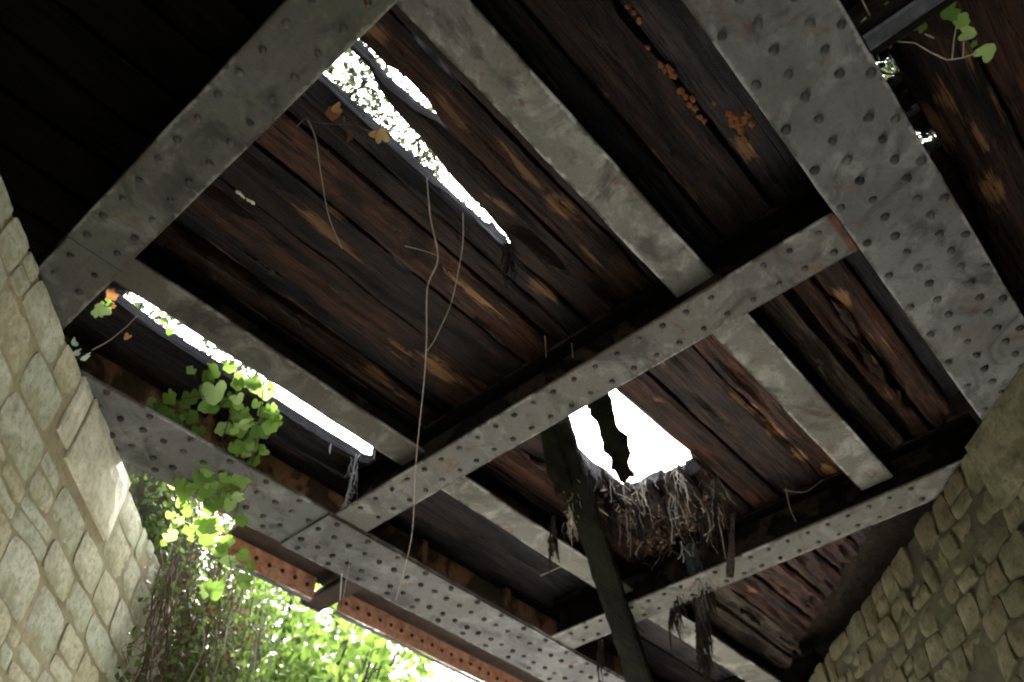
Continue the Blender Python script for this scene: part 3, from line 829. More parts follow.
# soil and litter lying on the planks
def soil():
    o = None
    holes = [
        ([(0.55, 1.30), (.80, 1.32), (1.16, 1.32), (1.62, 1.46), (1.92, 1.50), (1.95, 1.62), (0.55, 1.66)], 0.0),
        ([(2.85, 1.70), (3.4, 1.70), (4.08, 1.66), (4.18, 1.95), (4.05, 2.40), (2.85, 2.42)], 0.0),
        ([(0.70, 3.20), (2.70, 3.20), (2.70, 3.80), (0.75, 3.80)], 0.0),
        ([(2.22, -.37), (2.40, -.37), (2.40, -.25), (2.22, -.25)], 0.0), ([(2.52, -.40), (2.62, -.40), (2.62, -.28), (2.52, -.28)], 0.0), ([(2.72, -.38), (2.85, -.38), (2.85, -.27), (2.72, -.27)], 0.0),
        ([(0.80, 1.12), (1.02, 1.12), (1.02, 1.165), (0.80, 1.165)], 0.0),
        ([(1.54, 2.02), (1.66, 2.02), (1.66, 2.08), (1.54, 2.08)], 0.0),
    ]
    def inside(p, poly):
        c = False; j = len(poly) - 1
        for i in range(len(poly)):
            xi, yi = poly[i]; xj, yj = poly[j]
            if (yi > p[1]) != (yj > p[1]) and p[0] < (xj - xi) * (p[1] - yi) / (yj - yi) + xi: c = not c
            j = i
        return c
    st = 0.05
    x0, x1, y0, y1 = -5.0, 9.0, -3.9, 3.8
    nx, ny = int((x1 - x0) / st), int((y1 - y0) / st)
    vs, fs, idx = [], [], {}
    def vid(i, j):
        k = (i, j)
        if k not in idx:
            x, y = x0 + i * st, y0 + j * st
            idx[k] = len(vs)
            vs.append((x + .02 * n3(x * 9, y * 9, 1), y + .02 * n3(x * 9, y * 9, 2), Z(HP + .135 + .02 * n3(x * 4, y * 4) + .012 * n3(x * 13, y * 13))))
        return idx[k]
    for i in range(nx):
        for j in range(ny):
            x, y = x0 + (i + .5) * st, y0 + (j + .5) * st
            if x - y > CR_ + .9 or y - x > CL + .9: continue
            q = (x + .03 * n3(x * 8, y * 8, 6), y + .03 * n3(x * 8, y * 8, 7))
            if any(inside(q, h) for h, _ in holes): continue
            fs.append((vid(i, j), vid(i + 1, j), vid(i + 1, j + 1), vid(i, j + 1)))
    o = obj('soil_layer', vs, fs, SOIL)
    md = o.modifiers.new('thick', 'SOLIDIFY'); md.thickness = 0.07; md.offset = 1.0
    o['kind'] = 'stuff'; o['label'] = 'dark soil and litter lying on top of the timber deck'; o['category'] = 'soil'
soil()

# torn patches of raw wood under the planks
def flake(px, py, ln, wd, mat, tilt=0.0, dz=0.0, seed=0, H=HP):
    r = random.Random(seed)
    p = P(px, py, H)
    n = 14
    vs, fs = [], []
    for i in range(n):
        t = i / (n - 1)
        wloc = wd * (math.sin(math.pi * min(1, max(0.02, t))) ** 0.6) * (0.75 + .5 * abs(n3(t * 4, seed)))
        off = wd * .5 * n3(t * 3, seed + 4)
        for k in range(4):
            u = (k / 3 - .5) * wloc + off + .012 * n3(t * 12, k, seed)
            z = -0.012 - 0.02 * math.sin(math.pi * k / 3) - tilt * t * ln + .012 * n3(t * 7, k * .7, seed)
            vs.append(((t - .5) * ln + .015 * n3(k * 2.1, seed, t), u, z))
        vs.append(((t - .5) * ln, off, 0.03))
    for i in range(n - 1):
        for k in range(5):
            k2 = (k + 1) % 5
            fs.append((i * 5 + k, (i + 1) * 5 + k, (i + 1) * 5 + k2, i * 5 + k2))
    fs.append((0, 1, 2, 3, 4)); fs.append(tuple((n - 1) * 5 + k for k in (4, 3, 2, 1, 0)))
    o = obj('torn_wood', vs, fs, mat, deck)
    o.location = p + Vector((0, 0, dz))
    return o
for i, (px, py, ln, wd, m, dz) in enumerate([
    (225, 272, .42, .03, W_GREY, 0), (300, 322, .5, .025, W_GREY, 0), (380, 386, .5, .022, W_GREY, 0), (400, 352, .25, .03, W_GREY, 0),
    (872, 360, .40, .06, W_RED, -.02), (895, 395, .34, .05, W_RED, -.02), (845, 315, .36, .06, W_RED, -.02), (975, 190, .5, .06, W_RED, 0), (790, 640, .4, .04, W_GREY, -.05),
    (490, 330, .25, .02, W_GREY, 0), (262, 262, .25, .03, W_GREY, 0), (750, 615, .3, .04, W_GREY, -.02), (545, 465, .28, .07, W_RED, -.02)]):
    flake(px, py, ln, wd, m, dz=dz, seed=i * 3.7 + 1)

for i, (px, py, ln, wd, m, tl) in enumerate([(690, 478, .30, .05, W_DARK, .5), (612, 482, .26, .04, W_MOSS, .6), (655, 488, .22, .035, W_DARK, .8), (700, 462, .24, .03, W_RED, .3), (586, 462, .25, .035, W_DARK, .4), (672, 484, .16, .02, W_GREY, .9)]):
    o = flake(px, py, ln, wd, m, tilt=tl, dz=.01, seed=i * 5.3 + 60); o.name = 'splinter'

# ------------------------------------------------------------------ fungi on the planks
def fungus_cluster(label, spots, mat, size):
    root = thing('fungus_cluster', label, 'fungus', P(spots[0][0], spots[0][1], HP))
    for i, (px, py) in enumerate(spots):
        p = P(px, py, HP) - Vector(root.location)
        s = size * R.uniform(.7, 1.25)
        vs, fs = [], []
        n = 9
        for j in range(4):
            ph = j / 3 * math.pi / 2
            for k in range(n):
                a = 2 * math.pi * k / n
                rr = s * math.cos(ph) * (1 + .75 * n3(k * 1.3, i * 3.3, j * .4)) + .0005
                vs.append((rr * math.cos(a) * 1.3, rr * math.sin(a), .012 - s * .38 * math.sin(ph) + .3 * s * n3(k * .9, i * 2.2, j)))
        for j in range(3):
            for k in range(n):
                k2 = (k + 1) % n; fs.append((j * n + k2, j * n + k, (j + 1) * n + k, (j + 1) * n + k2))
        fs.append(tuple(range(n)))
        o = obj('fungus_cap', vs, fs, mat, root, smooth=True)
        o.location = p
fungus_cluster('row of small orange bracket fungi along a dark plank seam', [(648, 49), (665, 72), (673, 77), (686, 98), (690, 106), (696, 110), (715, 104), (660, 66), (670, 70), (681, 92), (693, 100), (700, 118), (705, 122)], FUNGUS, .015)
fungus_cluster('bright orange fungus lump on the plank beside the wide girder', [(735, 118), (745, 121), (729, 115), (742, 132), (752, 126), (738, 125), (748, 116), (744, 140), (733, 124)], FUNGUS, .019)
fungus_cluster('orange fungus specks at the top of the dark seam', [(628, 8), (640, 22), (634, 14)], FUNGUS, .012)
fungus_cluster('cream speckled fungus patch on the red brown plank', [(238, 194), (243, 199), (248, 202), (252, 204), (241, 197)], LICHEN, .012)
fungus_cluster('few pale fungus dots near the thin hanging stem', [(299, 201), (304, 205), (307, 204), (302, 199)], LICHEN, .008)

# ------------------------------------------------------------------ fallen timber in the big hole
def beam_between(name, p0, p1, w0, w1, th, mat, label, cat, seed, roll=0.0, ragged=.03, lump=1.0):
    p0, p1 = Vector(p0), Vector(p1)
    t = (p1 - p0); L = t.length; t.normalize()
    side = t.cross(Vector((0, 0, 1))).normalized(); side.rotate(Matrix.Rotation(roll, 3, t))
    nrm = side.cross(t).normalized()
    n = max(8, int(L / .05)); vs, fs = [], []
    m = 10
    for i in range(n + 1):
        q = i / n
        wd = w0 + (w1 - w0) * q
        for k in range(m):
            a = 2 * math.pi * k / m
            ex = math.copysign(abs(math.cos(a)) ** .45, math.cos(a)) * wd / 2; ey = math.copysign(abs(math.sin(a)) ** .45, math.sin(a)) * th / 2
            ex += lump * (.012 * n3(q * L * 4, k * .8, seed) + .010 * n3(q * L * 15, k, seed + 3)) + (lump - 1) * .014 * n3(q * L * 9, seed + 11, ex * 6); ey += .010 * n3(q * L * 4, k * .8, seed + 7)
            jag = (ragged * n3(k * 1.9, seed) * (1 if q > .5 else -1)) * (abs(q - .5) * 2) ** 6
            vs.append(p0 + t * (L * q + jag) + side * ex + nrm * ey - p0)
    for i in range(n):
        for k in range(m):
            k2 = (k + 1) % m; fs.append((i * m + k2, i * m + k, (i + 1) * m + k, (i + 1) * m + k2))
    fs.append(tuple(range(m))); fs.append(tuple(n * m + k for k in range(m - 1, -1, -1)))
    o = obj(name, vs, fs, mat)
    o.location = p0
    return tag(o, label, cat)
beam_between('fallen_timber', P(556, 420, 3.30), P(656, 730, 2.55), .17, .20, .09, W_MOSS, 'long black fallen timber hanging down from the big deck hole', 'timber', 3, roll=.2)
beam_between('broken_plank_stub', P(596, 395, 3.30), P(626, 478, 3.05), .17, .10, .05, W_MOSS, 'short mossy broken plank stub dangling in the bright hole', 'timber', 9, roll=.1, ragged=.13, lump=3.2)
beam_between('broken_plank_stub', P(545, 420, 3.30), P(563, 490, 3.12), .13, .11, .05, W_MOSS, 'short dark broken plank alongside the top of the fallen timber', 'timber', 19, roll=.1, ragged=.10, lump=2.2)
beam_between('hanging_splinter', P(733, 512, 3.22), P(730, 577, 2.93), .03, .045, .03, W_DARK, 'dark wet splinter hanging beside the root fringe in front of a cross girder', 'timber', 29, ragged=.02)

# leaf masses
def leaf_cloud(mb, centres, per, spread, size, seed, flat=0.0):
    r = random.Random(seed)
    for c in centres:
        for _ in range(per):
            p = Vector(c) + Vector((r.gauss(0, spread), r.gauss(0, spread), r.gauss(0, spread * .8)))
            nrm = Vector((r.uniform(-1, 1), r.uniform(-1, 1), r.uniform(-.3, 1))).normalized()
            t = nrm.cross(Vector((r.uniform(-1, 1), r.uniform(-1, 1), r.uniform(-1, 1)))).normalized()
            b = nrm.cross(t)
            s = size * r.uniform(.6, 1.3)
            mb.add([p - t * s * .55, p + b * s * .34 + nrm * s * .08, p + t * s * .55, p - b * s * .34 + nrm * s * .08], [(0, 1, 2), (0, 2, 3)])

# ------------------------------------------------------------------ hanging roots, clumps, strands
def wander(p0, p1, n, amp, seed, sag=0.0):
    p0, p1 = Vector(p0), Vector(p1)
    out = []
    for i in range(n + 1):
        q = i / n
        p = p0.lerp(p1, q)
        a = amp * math.sin(math.pi * min(q * 1.2, 1)) if q < .85 else amp * .6
        p = p + Vector((a * n3(q * 3.3, seed), a * n3(q * 3.3, seed + 7), a * .5 * n3(q * 3, seed + 13) - sag * math.sin(math.pi * q)))
        out.append(p)
    return out

rt = thing('hanging_roots', 'fringe of pale dry roots hanging from the rim of the big deck hole', 'roots', P(640, 490, 3.3))
rb = Vector(rt.location)
r_ = random.Random(5)
for i in range(100):
    q = r_.random() ** .8
    px = 583 + 140 * q + r_.uniform(-4, 4); py = 470 + 12 * q + r_.choice((r_.uniform(-18, 18), r_.uniform(-10, 55)))
    p0 = P(px, py, 3.36 + r_.uniform(-.02, .03))
    ln = r_.choice((r_.uniform(.05, .18), r_.uniform(.12, .48))) * (1.0 if q > .25 else .75)
    p1 = p0 + Vector((r_.uniform(-.07, .07), r_.uniform(-.07, .07), -ln))
    mb = MB(); pts = [p - rb for p in wander(p0, p1, 9, .035, i * 2.7)]
    w0 = r_.choice((.0016, .002, .0026, .0034, .005))
    mb.tube(pts, [w0 * (1 - .6 * k / 9) * r_.uniform(.8, 1.2) for k in range(10)], 4)
    mb.build('root', ROOT if r_.random() < .7 else STRAND if r_.random() < .5 else TWIG, rt)
for (mat_, cnt) in ((ROOT, 50), (TWIG, 120), (DARKROOT, 90)):
    mb = MB()
    for i in range(cnt):        # tangle of fine litter along the rim
        q = r_.random(); px = 560 + 165 * q; py = 498 + 30 * q + r_.uniform(-22, 40)
        p0 = P(px, py, 3.30 + r_.uniform(-.08, .03))
        d = Vector((r_.uniform(-1, 1), r_.uniform(-1, 1), r_.uniform(-1.3, .2))) * r_.uniform(.04, .15)
        mb.tube([p - rb for p in wander(p0, p0 + d, 4, .03, i * 1.3)], r_.uniform(.002, .005), 4)
    o = mb.build('litter_tangle', mat_, rt); o['kind'] = 'stuff'

mb = MB()
cen = [P(px + r_.uniform(-14, 14), py + r_.uniform(-16, 16), 3.24 + r_.uniform(-.05, .08)) - rb for px, py in ((572, 480), (576, 505), (580, 525), (640, 525), (655, 540), (670, 550), (628, 505), (690, 520), (705, 505), (612, 498)) for _ in range(3)]
leaf_cloud(mb, cen, 9, .035, .035, 55); o = mb.build('leaf_litter', LITTER, rt); o['kind'] = 'stuff'

def shaggy(name, label, p0, p1, r0, r1, seed, mat=DARKROOT, strands=60):
    """hanging clump of wet moss and root: a core of lumps with drooping strands"""
    p0, p1 = Vector(p0), Vector(p1)
    root = thing(name, label, 'root clump', p0)
    r = random.Random(seed)
    n, m = 22, 10
    vs, fs = [], []
    ax = p1 - p0
    for i in range(n + 1):
        q = i / n
        rad = (r0 + (r1 - r0) * q) * (math.sin(math.pi * min(.97, max(.08, q * .9 + .1))) ** .5)
        c = ax * q + Vector((.03 * n3(q * 5, seed), .03 * n3(q * 5, seed + 3), 0))
        for k in range(m):
            a = 2 * math.pi * k / m
            rr = rad * (1 + .75 * n3(q * 7, k * 1.1, seed))
            vs.append(c + Vector((rr * math.cos(a), rr * math.sin(a), .03 * n3(k, q * 5, seed))))
    for i in range(n):
        for k in range(m):
            k2 = (k + 1) % m; fs.append((i * m + k, i * m + k2, (i + 1) * m + k2, (i + 1) * m + k))
    fs.append(tuple(range(m))); fs.append(tuple(n * m + k for k in range(m - 1, -1, -1)))
    obj('clump_core', vs, fs, mat, root)
    mb = MB()
    for i in range(strands):
        q = r.random(); a = r.random() * 6.28
        rad = (r0 + (r1 - r0) * q) * .8
        s0 = ax * q + Vector((rad * math.cos(a), rad * math.sin(a), 0))
        ln = r.uniform(.04, .2)
        e = s0 + Vector((rad * .5 * math.cos(a), rad * .5 * math.sin(a), -ln))
        w0 = r.uniform(.003, .008)
        mb.tube(wander(s0, e, 5, .03, i + seed), [w0 * (1 - .15 * k) for k in range(6)], 4)
    mb.build('strands', mat, root)
    return root
shaggy('root_clump', 'large black wet root clump dripping below the big hole', P(702, 552, 3.22), P(702, 665, 2.72), .085, .035, 4, strands=260)
shaggy('root_clump', 'shorter shaggy dark root clump beside the larger dripping one', P(682, 568, 3.18), P(672, 625, 2.96), .05, .035, 14, strands=110)
shaggy('root_clump', 'small black moss tuft hanging in front of the pale stringer beside the fallen timber', P(553, 516, 3.2), P(553, 556, 3.02), .018, .034, 24, strands=26)
shaggy('root_clump', 'thin dark wisps hanging between the fallen timber and the mossy girder', P(602, 640, 3.02), P(598, 662, 2.95), .02, .012, 34, strands=24)
shaggy('root_clump', 'pale dusty root bundle between the fallen timber and the deck edge', P(575, 470, 3.3), P(572, 525, 3.12), .045, .03, 44, mat=ROOT, strands=60)
shaggy('root_clump', 'blue grey tuft caught on top of the large dripping root clump', P(690, 545, 3.22), P(697, 572, 3.12), .045, .04, 54, mat=BLUET, strands=90)
shaggy('root_clump', 'dark clump dangling from the rim where the narrow leafy gap ends', P(507, 246, 3.36), P(510, 268, 3.27), .03, .022, 64, strands=30)

for k_, (a_, b_, ra, rb_, lab_) in enumerate((((640, 492, 3.36), (642, 520, 3.22), .05, .03, 'ragged dark soil clod under the middle of the hole rim'), ((705, 495, 3.36), (708, 545, 3.18), .07, .05, 'thick dark soil and root mass at the plank end of the hole rim'), ((610, 492, 3.35), (612, 520, 3.24), .035, .025, 'small dark soil clod beside the fallen timber'))):
    shaggy('root_clump', lab_, P(*a_), P(*b_), ra, rb_, 70 + k_ * 9, strands=90)

def strand(name, label, pix, rad=.0035, mat=STRAND, cat='dry stem'):
    pts = [P(*p) for p in pix]
    base = pts[0]
    fine = []
    for i in range(len(pts) - 1):
        for k in range(5):
            q = k / 5
            a = pts[max(i - 1, 0)]; b = pts[i]; c = pts[i + 1]; d = pts[min(i + 2, len(pts) - 1)]
            p = .5 * ((2 * b) + (c - a) * q + (2 * a - 5 * b + 4 * c - d) * q * q + (3 * b - a - 3 * c + d) * q ** 3)
            fine.append(p + Vector((.004 * n3(i + q, 3.1, rad), .004 * n3(i + q, 9.1), 0)) - base)
    fine.append(pts[-1] - base)
    mb = MB(); n = len(fine)
    mb.tube(fine, [rad * (1 - .45 * k / n) for k in range(n)], 5)
    o = mb.build(name, mat); o.location = base
    if label: tag(o, label, cat)
    return o
strand('dry_vine', 'long thin dry stem hanging from the leafy gap past the long cross girder',
       [(427, 178, 3.33), (430, 215, 3.27), (438, 258, 3.2), (427, 290, 3.14), (426, 350, 3.03), (420, 420, 2.93), (415, 480, 2.84), (411, 540, 2.76), (396, 600, 2.68)], .0042)
strand('dry_vine', 'thin dry stem joining the longer hanging stem from the end of the gap',
       [(463, 213, 3.33), (462, 250, 3.26), (452, 300, 3.16), (437, 335, 3.08), (427, 351, 3.03)], .0034)
strand('dry_vine', 'short curved dry stem hanging over the red brown planks', [(307, 118, 3.33), (316, 140, 3.29), (322, 180, 3.24), (330, 220, 3.2), (342, 249, 3.17)], .0034)
strand('dry_twig', 'bare twig with tan dry leaves at the start of the leafy gap', [(296, 128, 3.3), (305, 119, 3.3), (320, 123, 3.3), (352, 125, 3.31)], .0032, TWIG, 'twig')
strand('dry_twig', 'curled grey twig on the planks beside the long hanging stem', [(405, 246, 3.3), (425, 251, 3.28), (438, 256, 3.2)], .003, STRAND, 'twig')
strand('dry_vine', 'short stem hanging in the dark beside the pale stringer end', [(786, 488, 3.3), (789, 505, 3.2), (796, 522, 3.1)], .0036)
strand('dry_twig', 'curved twig against the dark plank ends near the stringer end', [(784, 490, 3.28), (805, 492, 3.26), (822, 480, 3.28)], .003, STRAND, 'twig')
strand('dry_vine', 'thin grey stem hanging below the cobweb across the mossy girder', [(357, 470, 3.28), (356, 520, 3.1), (350, 560, 2.98), (343, 600, 2.9)], .0026)
strand('dry_twig', 'straight thin twig reaching across the pale stringer towards the fallen timber', [(540, 576, 3.04), (572, 562, 3.06), (600, 553, 3.08)], .003, STRAND, 'twig')
strand('dry_twig', 'short straw stuck out between the root clump and the hanging splinter', [(706, 571, 3.1), (728, 570, 3.1)], .005, ROOT, 'twig')
strand('dry_vine', 'tiny pale stem dangling from the planks above the long cross girder', [(545, 335, 3.32), (546, 358, 3.25)], .0028)
strand('dry_vine', 'slightly thicker stem dangling next to the tiny pale one', [(571, 335, 3.32), (573, 362, 3.24)], .0034)
strand('dry_twig', 'fine branching twig reaching from the pale wall top to the bright slot', [(92, 350, 3.08), (110, 340, 3.12), (125, 328, 3.18), (137, 316, 3.25)], .004, STRAND, 'twig')

# cobweb string at the end of the bright slot
cw = thing('cobweb', 'white dusty cobweb string hanging from the end of the bright slot', 'cobweb', P(357, 455, 3.32))
cb = Vector(cw.location)
mb = MB()
for i in range(46):
    q = r_.random()
    p0 = P(356 - 10 * q + r_.uniform(-5, 5), 452 + 60 * q + r_.uniform(-4, 4), 3.32 - .18 * q)
    p1 = p0 + Vector((r_.uniform(-.04, .04), r_.uniform(-.04, .04), r_.uniform(-.10, .0)))
    mb.tube([p - cb for p in wander(p0, p1, 4, .02, i * 2.2)], r_.uniform(.001, .003), 4)
mb.build('threads', COBWEB, cw)
mb = MB()
mb.tube([P(x, y, h) - cb for x, y, h in ((356, 455, 3.3), (352, 478, 3.24), (346, 500, 3.18), (346, 515, 3.14), (344, 545, 3.05), (340, 600, 2.92))], [.006, .007, .008, .010, .003, .002], 5)
mb.build('string', COBWEB, cw)
for (x, y, h) in ((331, 452, 3.3), (375, 458, 3.31)):
    mb = MB(); p = P(x, y - 8, h) - cb; mb.tube([p, p + Vector((0, 0, -.04)), p + Vector((.004, 0, -.075))], [.004, .006, .003], 5); mb.build('drip', COBWEB, cw)

# ------------------------------------------------------------------ ivy and other plants
def ivy_leaf_mesh(seed, lobes=5):
    r = random.Random(seed)
    pts = []
    n = 20
    for k in range(n):
        a = 2 * math.pi * k / n
        # a=0 is the tip; notch at pi (stalk)
        rr = .42 + .065 * math.cos(lobes * a) + .06 * math.cos(a) - .20 * max(0, math.cos(a - math.pi)) ** 8
        rr *= r.uniform(.93, 1.07)
        x, y = rr * math.cos(a), rr * math.sin(a)
        pts.append((x, y, .10 * abs(y) - .16 * x * x + .04 * r.uniform(-1, 1)))
    vs = [(-.05, 0, -.02)] + pts
    fs = [(0, 1 + k, 1 + (k + 1) % n) for k in range(n)]
    me = bpy.data.meshes.new('leaf'); me.from_pydata(vs, [], fs); me.update()
    for p in me.polygons: p.use_smooth = True
    return me
LM = []
for sd_ in range(4):
    row = []
    for mt in (LEAF_IVY, LEAF_DRY, LEAF_PALE):
        me = ivy_leaf_mesh(sd_, 5 if sd_ % 2 else 3); me.materials.append(mt); row.append(me)
    LM.append(row)

def place_leaf(root, p, size, kind=0, toward=None):
    """a leaf hanging from p, its face turned mostly to the light or the viewer"""
    me = LM[R.randrange(4)][kind]
    nrm = Vector((R.uniform(-.6, .6), R.uniform(-.9, .2), R.uniform(-.9, -.1))) if toward is None else (toward + Vector((R.uniform(-.5, .5), R.uniform(-.5, .5), R.uniform(-.5, .5))))
    nrm.normalize()
    tip = Vector((R.uniform(-.7, .7), R.uniform(-.7, .7), -.8)); tip = (tip - nrm * tip.dot(nrm)).normalized()
    yv = nrm.cross(tip)
    m = Matrix((tip, yv, nrm)).transposed()
    o = bpy.data.objects.new('leaf', me); COL.objects.link(o)
    o.parent = root
    o.location = p - Vector(root.location); o.rotation_euler = m.to_euler(); o.scale = (size * R.uniform(.9, 1.1), size * R.uniform(.85, 1.15), size)
    return o

ivy = thing('ivy_spray', 'bright green ivy spray hanging from the slot in front of the mossy girder', 'ivy', P(262, 382, 3.32))
Lz1 = [(380,150,130),(75,240,100),(150,185,90),(260,180,90),(230,215,70),(125,330,90),(300,355,75),(360,230,100),(450,200,80),(520,290,100),(620,340,110),(475,340,90),(590,110,90),(600,220,60),(700,310,70),(360,55,90),(265,50,50),(670,240,60),(530,430,110),(585,510,90),(510,600,80),(460,560,70),(320,440,80),(250,500,90),(350,590,80),(390,480,70),(300,630,50),(460,480,80),(220,640,80),(225,290,40),(220,320,40),(500,270,80),(645,165,70),(460,30,70),(570,390,70),(540,470,70),(440,600,60),(350,520,60),(510,350,80),(490,430,70)]
Lz2 = [(225,50,90),(360,130,80),(460,100,100),(520,200,70),(370,240,120),(500,10,40),(440,310,80),(470,410,100),(540,510,90),(390,550,90),(240,150,70),(150,280,70),(250,250,60),(310,90,40),(430,70,40),(200,200,60),(560,440,60),(350,300,70)]
_r = random.Random(3)
Lz1 += [(x + _r.uniform(-70, 70), y + _r.uniform(-60, 60), s_ * _r.uniform(.55, .85)) for x, y, s_ in Lz1 if x > 300]
Lz2 += [(x + _r.uniform(-60, 60), y + _r.uniform(-60, 60), s_ * _r.uniform(.5, .85)) for x, y, s_ in Lz2 for _k in (0, 1)]
Lz1 += [(_r.uniform(200, 560), _r.uniform(430, 680), _r.uniform(55, 100)) for _ in range(20)] + [(_r.uniform(30, 320), _r.uniform(170, 360), _r.uniform(50, 90)) for _ in range(10)] + [(_r.uniform(480, 720), _r.uniform(90, 330), _r.uniform(50, 85)) for _ in range(10)]
leaf_pix = [(140 + x / 5.12, 360 + y / 5.12, s / 5.12) for x, y, s in Lz1] + [(140 + x / 5.12, 480 + y / 5.12, s / 5.12) for x, y, s in Lz2]
hub = []
ib = Vector(ivy.location)
def ivyH(py): return 3.30 - (py - 365) * .0026
for (px, py, s) in leaf_pix:
    p = P(px, py, ivyH(py) + R.uniform(-.05, .05))
    dist = (p - Vector((0, 0, CAMZ))).length
    place_leaf(ivy, p, s * 1.12 * dist / FPX, 1 if (px < 225 and py > 585 and R.random() < .2) else 0, toward=Vector((-.35, -.6, -.55)))
    hub.append(p)
def ivy_stem(pix, rad=.004):
    pts = [P(x, y, ivyH(y)) for x, y in pix]
    fine = []
    for i in range(len(pts) - 1): fine += [pts[i].lerp(pts[i + 1], k / 4) + Vector((.008 * n3(i + k, 2), .008 * n3(i + k, 7), .006 * n3(i + k, 9))) for k in range(4)]
    fine.append(pts[-1])
    mb = MB(); mb.tube([p - ib for p in fine], [rad * (1 - .5 * k / len(fine)) for k in range(len(fine))], 5); mb.build('stem', TWIG, ivy)
    return fine
stems = []
for s in ([(262, 368), (245, 385), (228, 398), (200, 396), (165, 402), (150, 408)], [(265, 370), (262, 400), (258, 425), (254, 450), (250, 480), (236, 510), (228, 545), (232, 580), (240, 605)],
          [(258, 375), (232, 410), (222, 440), (215, 470), (205, 500), (196, 530), (190, 565)], [(228, 400), (205, 420), (190, 430), (165, 430)], [(258, 425), (275, 420), (285, 422)], [(240, 425), (215, 452), (195, 460)],
          [(222, 440), (235, 470), (240, 490)]):
    stems += ivy_stem(s)
for p in hub:        # leaf stalks
    q = min(stems, key=lambda t: (t - p).length)
    if (q - p).length < .35:
        mb = MB(); mb.tube([p - ib, p.lerp(q, .5) + Vector((0, 0, .015)) - ib, q - ib], .0018, 4); mb.build('stalk', LEAF_DRY if R.random() < .3 else TWIG, ivy)

sp = thing('ivy_sprig', 'small ivy sprig with pale green leaves hanging by the wide girder edge', 'ivy', P(860, 2, 3.1))
spb = Vector(sp.location)
for pix in ([(858, -8, 3.18), (866, 8, 3.12), (876, 28, 3.1), (884, 40, 3.1), (915, 43, 3.08), (932, 53, 3.06), (947, 60, 3.05), (962, 58, 3.05), (977, 53, 3.06)], [(884, 41, 3.1), (890, 30, 3.1)], [(952, 60, 3.05), (954, 40, 3.07), (958, 18, 3.09)], [(963, 57, 3.05), (964, 40, 3.07)], [(876, 28, 3.1), (872, 34, 3.09)], [(925, 34, 3.06), (934, 38, 3.06)]):
    mb = MB(); mb.tube([P(*p) - spb for p in pix], .0028, 5); mb.build('stem', STRAND, sp)
for (px, py, s, k) in ((888, 11, 20, 0), (868, 21, 12, 0), (919, 27, 16, 0), (891, 41, 15, 1), (952, 10, 20, 0), (960, 20, 17, 0), (965, 33, 15, 0), (974, 43, 8, 0), (984, 54, 20, 0), (880, 30, 9, 0)):
    p = P(px, py, 3.08); place_leaf(sp, p, s * .95 * (p - Vector((0, 0, CAMZ))).length / FPX, k, toward=Vector((-.4, -.1, -.8)))

seedl = thing('ivy_seedling', 'few green and tan leaves where the stringer meets the seamed cross girder', 'ivy', P(104, 305, 3.15))
sb_ = Vector(seedl.location)
for (px, py, s, k) in ((104, 308, 14, 0), (98, 314, 10, 0), (108, 303, 8, 0), (113, 294, 12, 1), (113, 305, 6, 1), (165, 322, 9, 0), (170, 330, 9, 0), (128, 336, 7, 1)):
    p = P(px, py, 3.12); place_leaf(seedl, p, s * 1.15 * (p - Vector((0, 0, CAMZ))).length / FPX, k, toward=Vector((-.3, -.4, -.7)))
mb = MB(); mb.tube([P(x, y, h) - sb_ for x, y, h in ((104, 306, 3.12), (112, 298, 3.16), (124, 300, 3.2), (150, 316, 3.26))], .003, 5); mb.build('stem', TWIG, seedl)
pl = thing('pale_weed', 'tiny pale blue green leaves on top of the pale stone wall', 'weed', P(82, 356, 3.03))
pb = Vector(pl.location)
for (px, py, s, k) in ((87, 356, 11, 2), (78, 352, 9, 2), (72, 364, 11, 1), (66, 350, 8, 1), (75, 342, 8, 2)):
    p = P(px, py, 3.03); place_leaf(pl, p, s * 1.1 * (p - Vector((0, 0, CAMZ))).length / FPX, k, toward=Vector((.3, -.6, -.4)))
mb = MB(); mb.tube([P(x, y, 3.02) - pb for x, y in ((70, 366), (78, 358), (87, 354))], .003, 5); mb.build('stem', TWIG, pl)
dl = thing('dry_leaf_twig', 'tan dry leaves caught on the lip of the leafy gap', 'leaves', P(352, 122, 3.3))
for (px, py, s, k) in ((333, 112, 16, 1), (338, 108, 11, 1), (349, 136, 11, 1), (382, 138, 14, 1), (374, 134, 9, 1)):
    p = P(px, py, 3.29); place_leaf(dl, p, s * 1.1 * (p - Vector((0, 0, CAMZ))).length / FPX, k, toward=Vector((-.1, -.3, -.8)))
mb = MB(); mb.tube([P(x, y, 3.3) - Vector(dl.location) for x, y in ((333, 112), (345, 122), (352, 124), (382, 136))], .0025, 5); mb.build('stem', TWIG, dl)

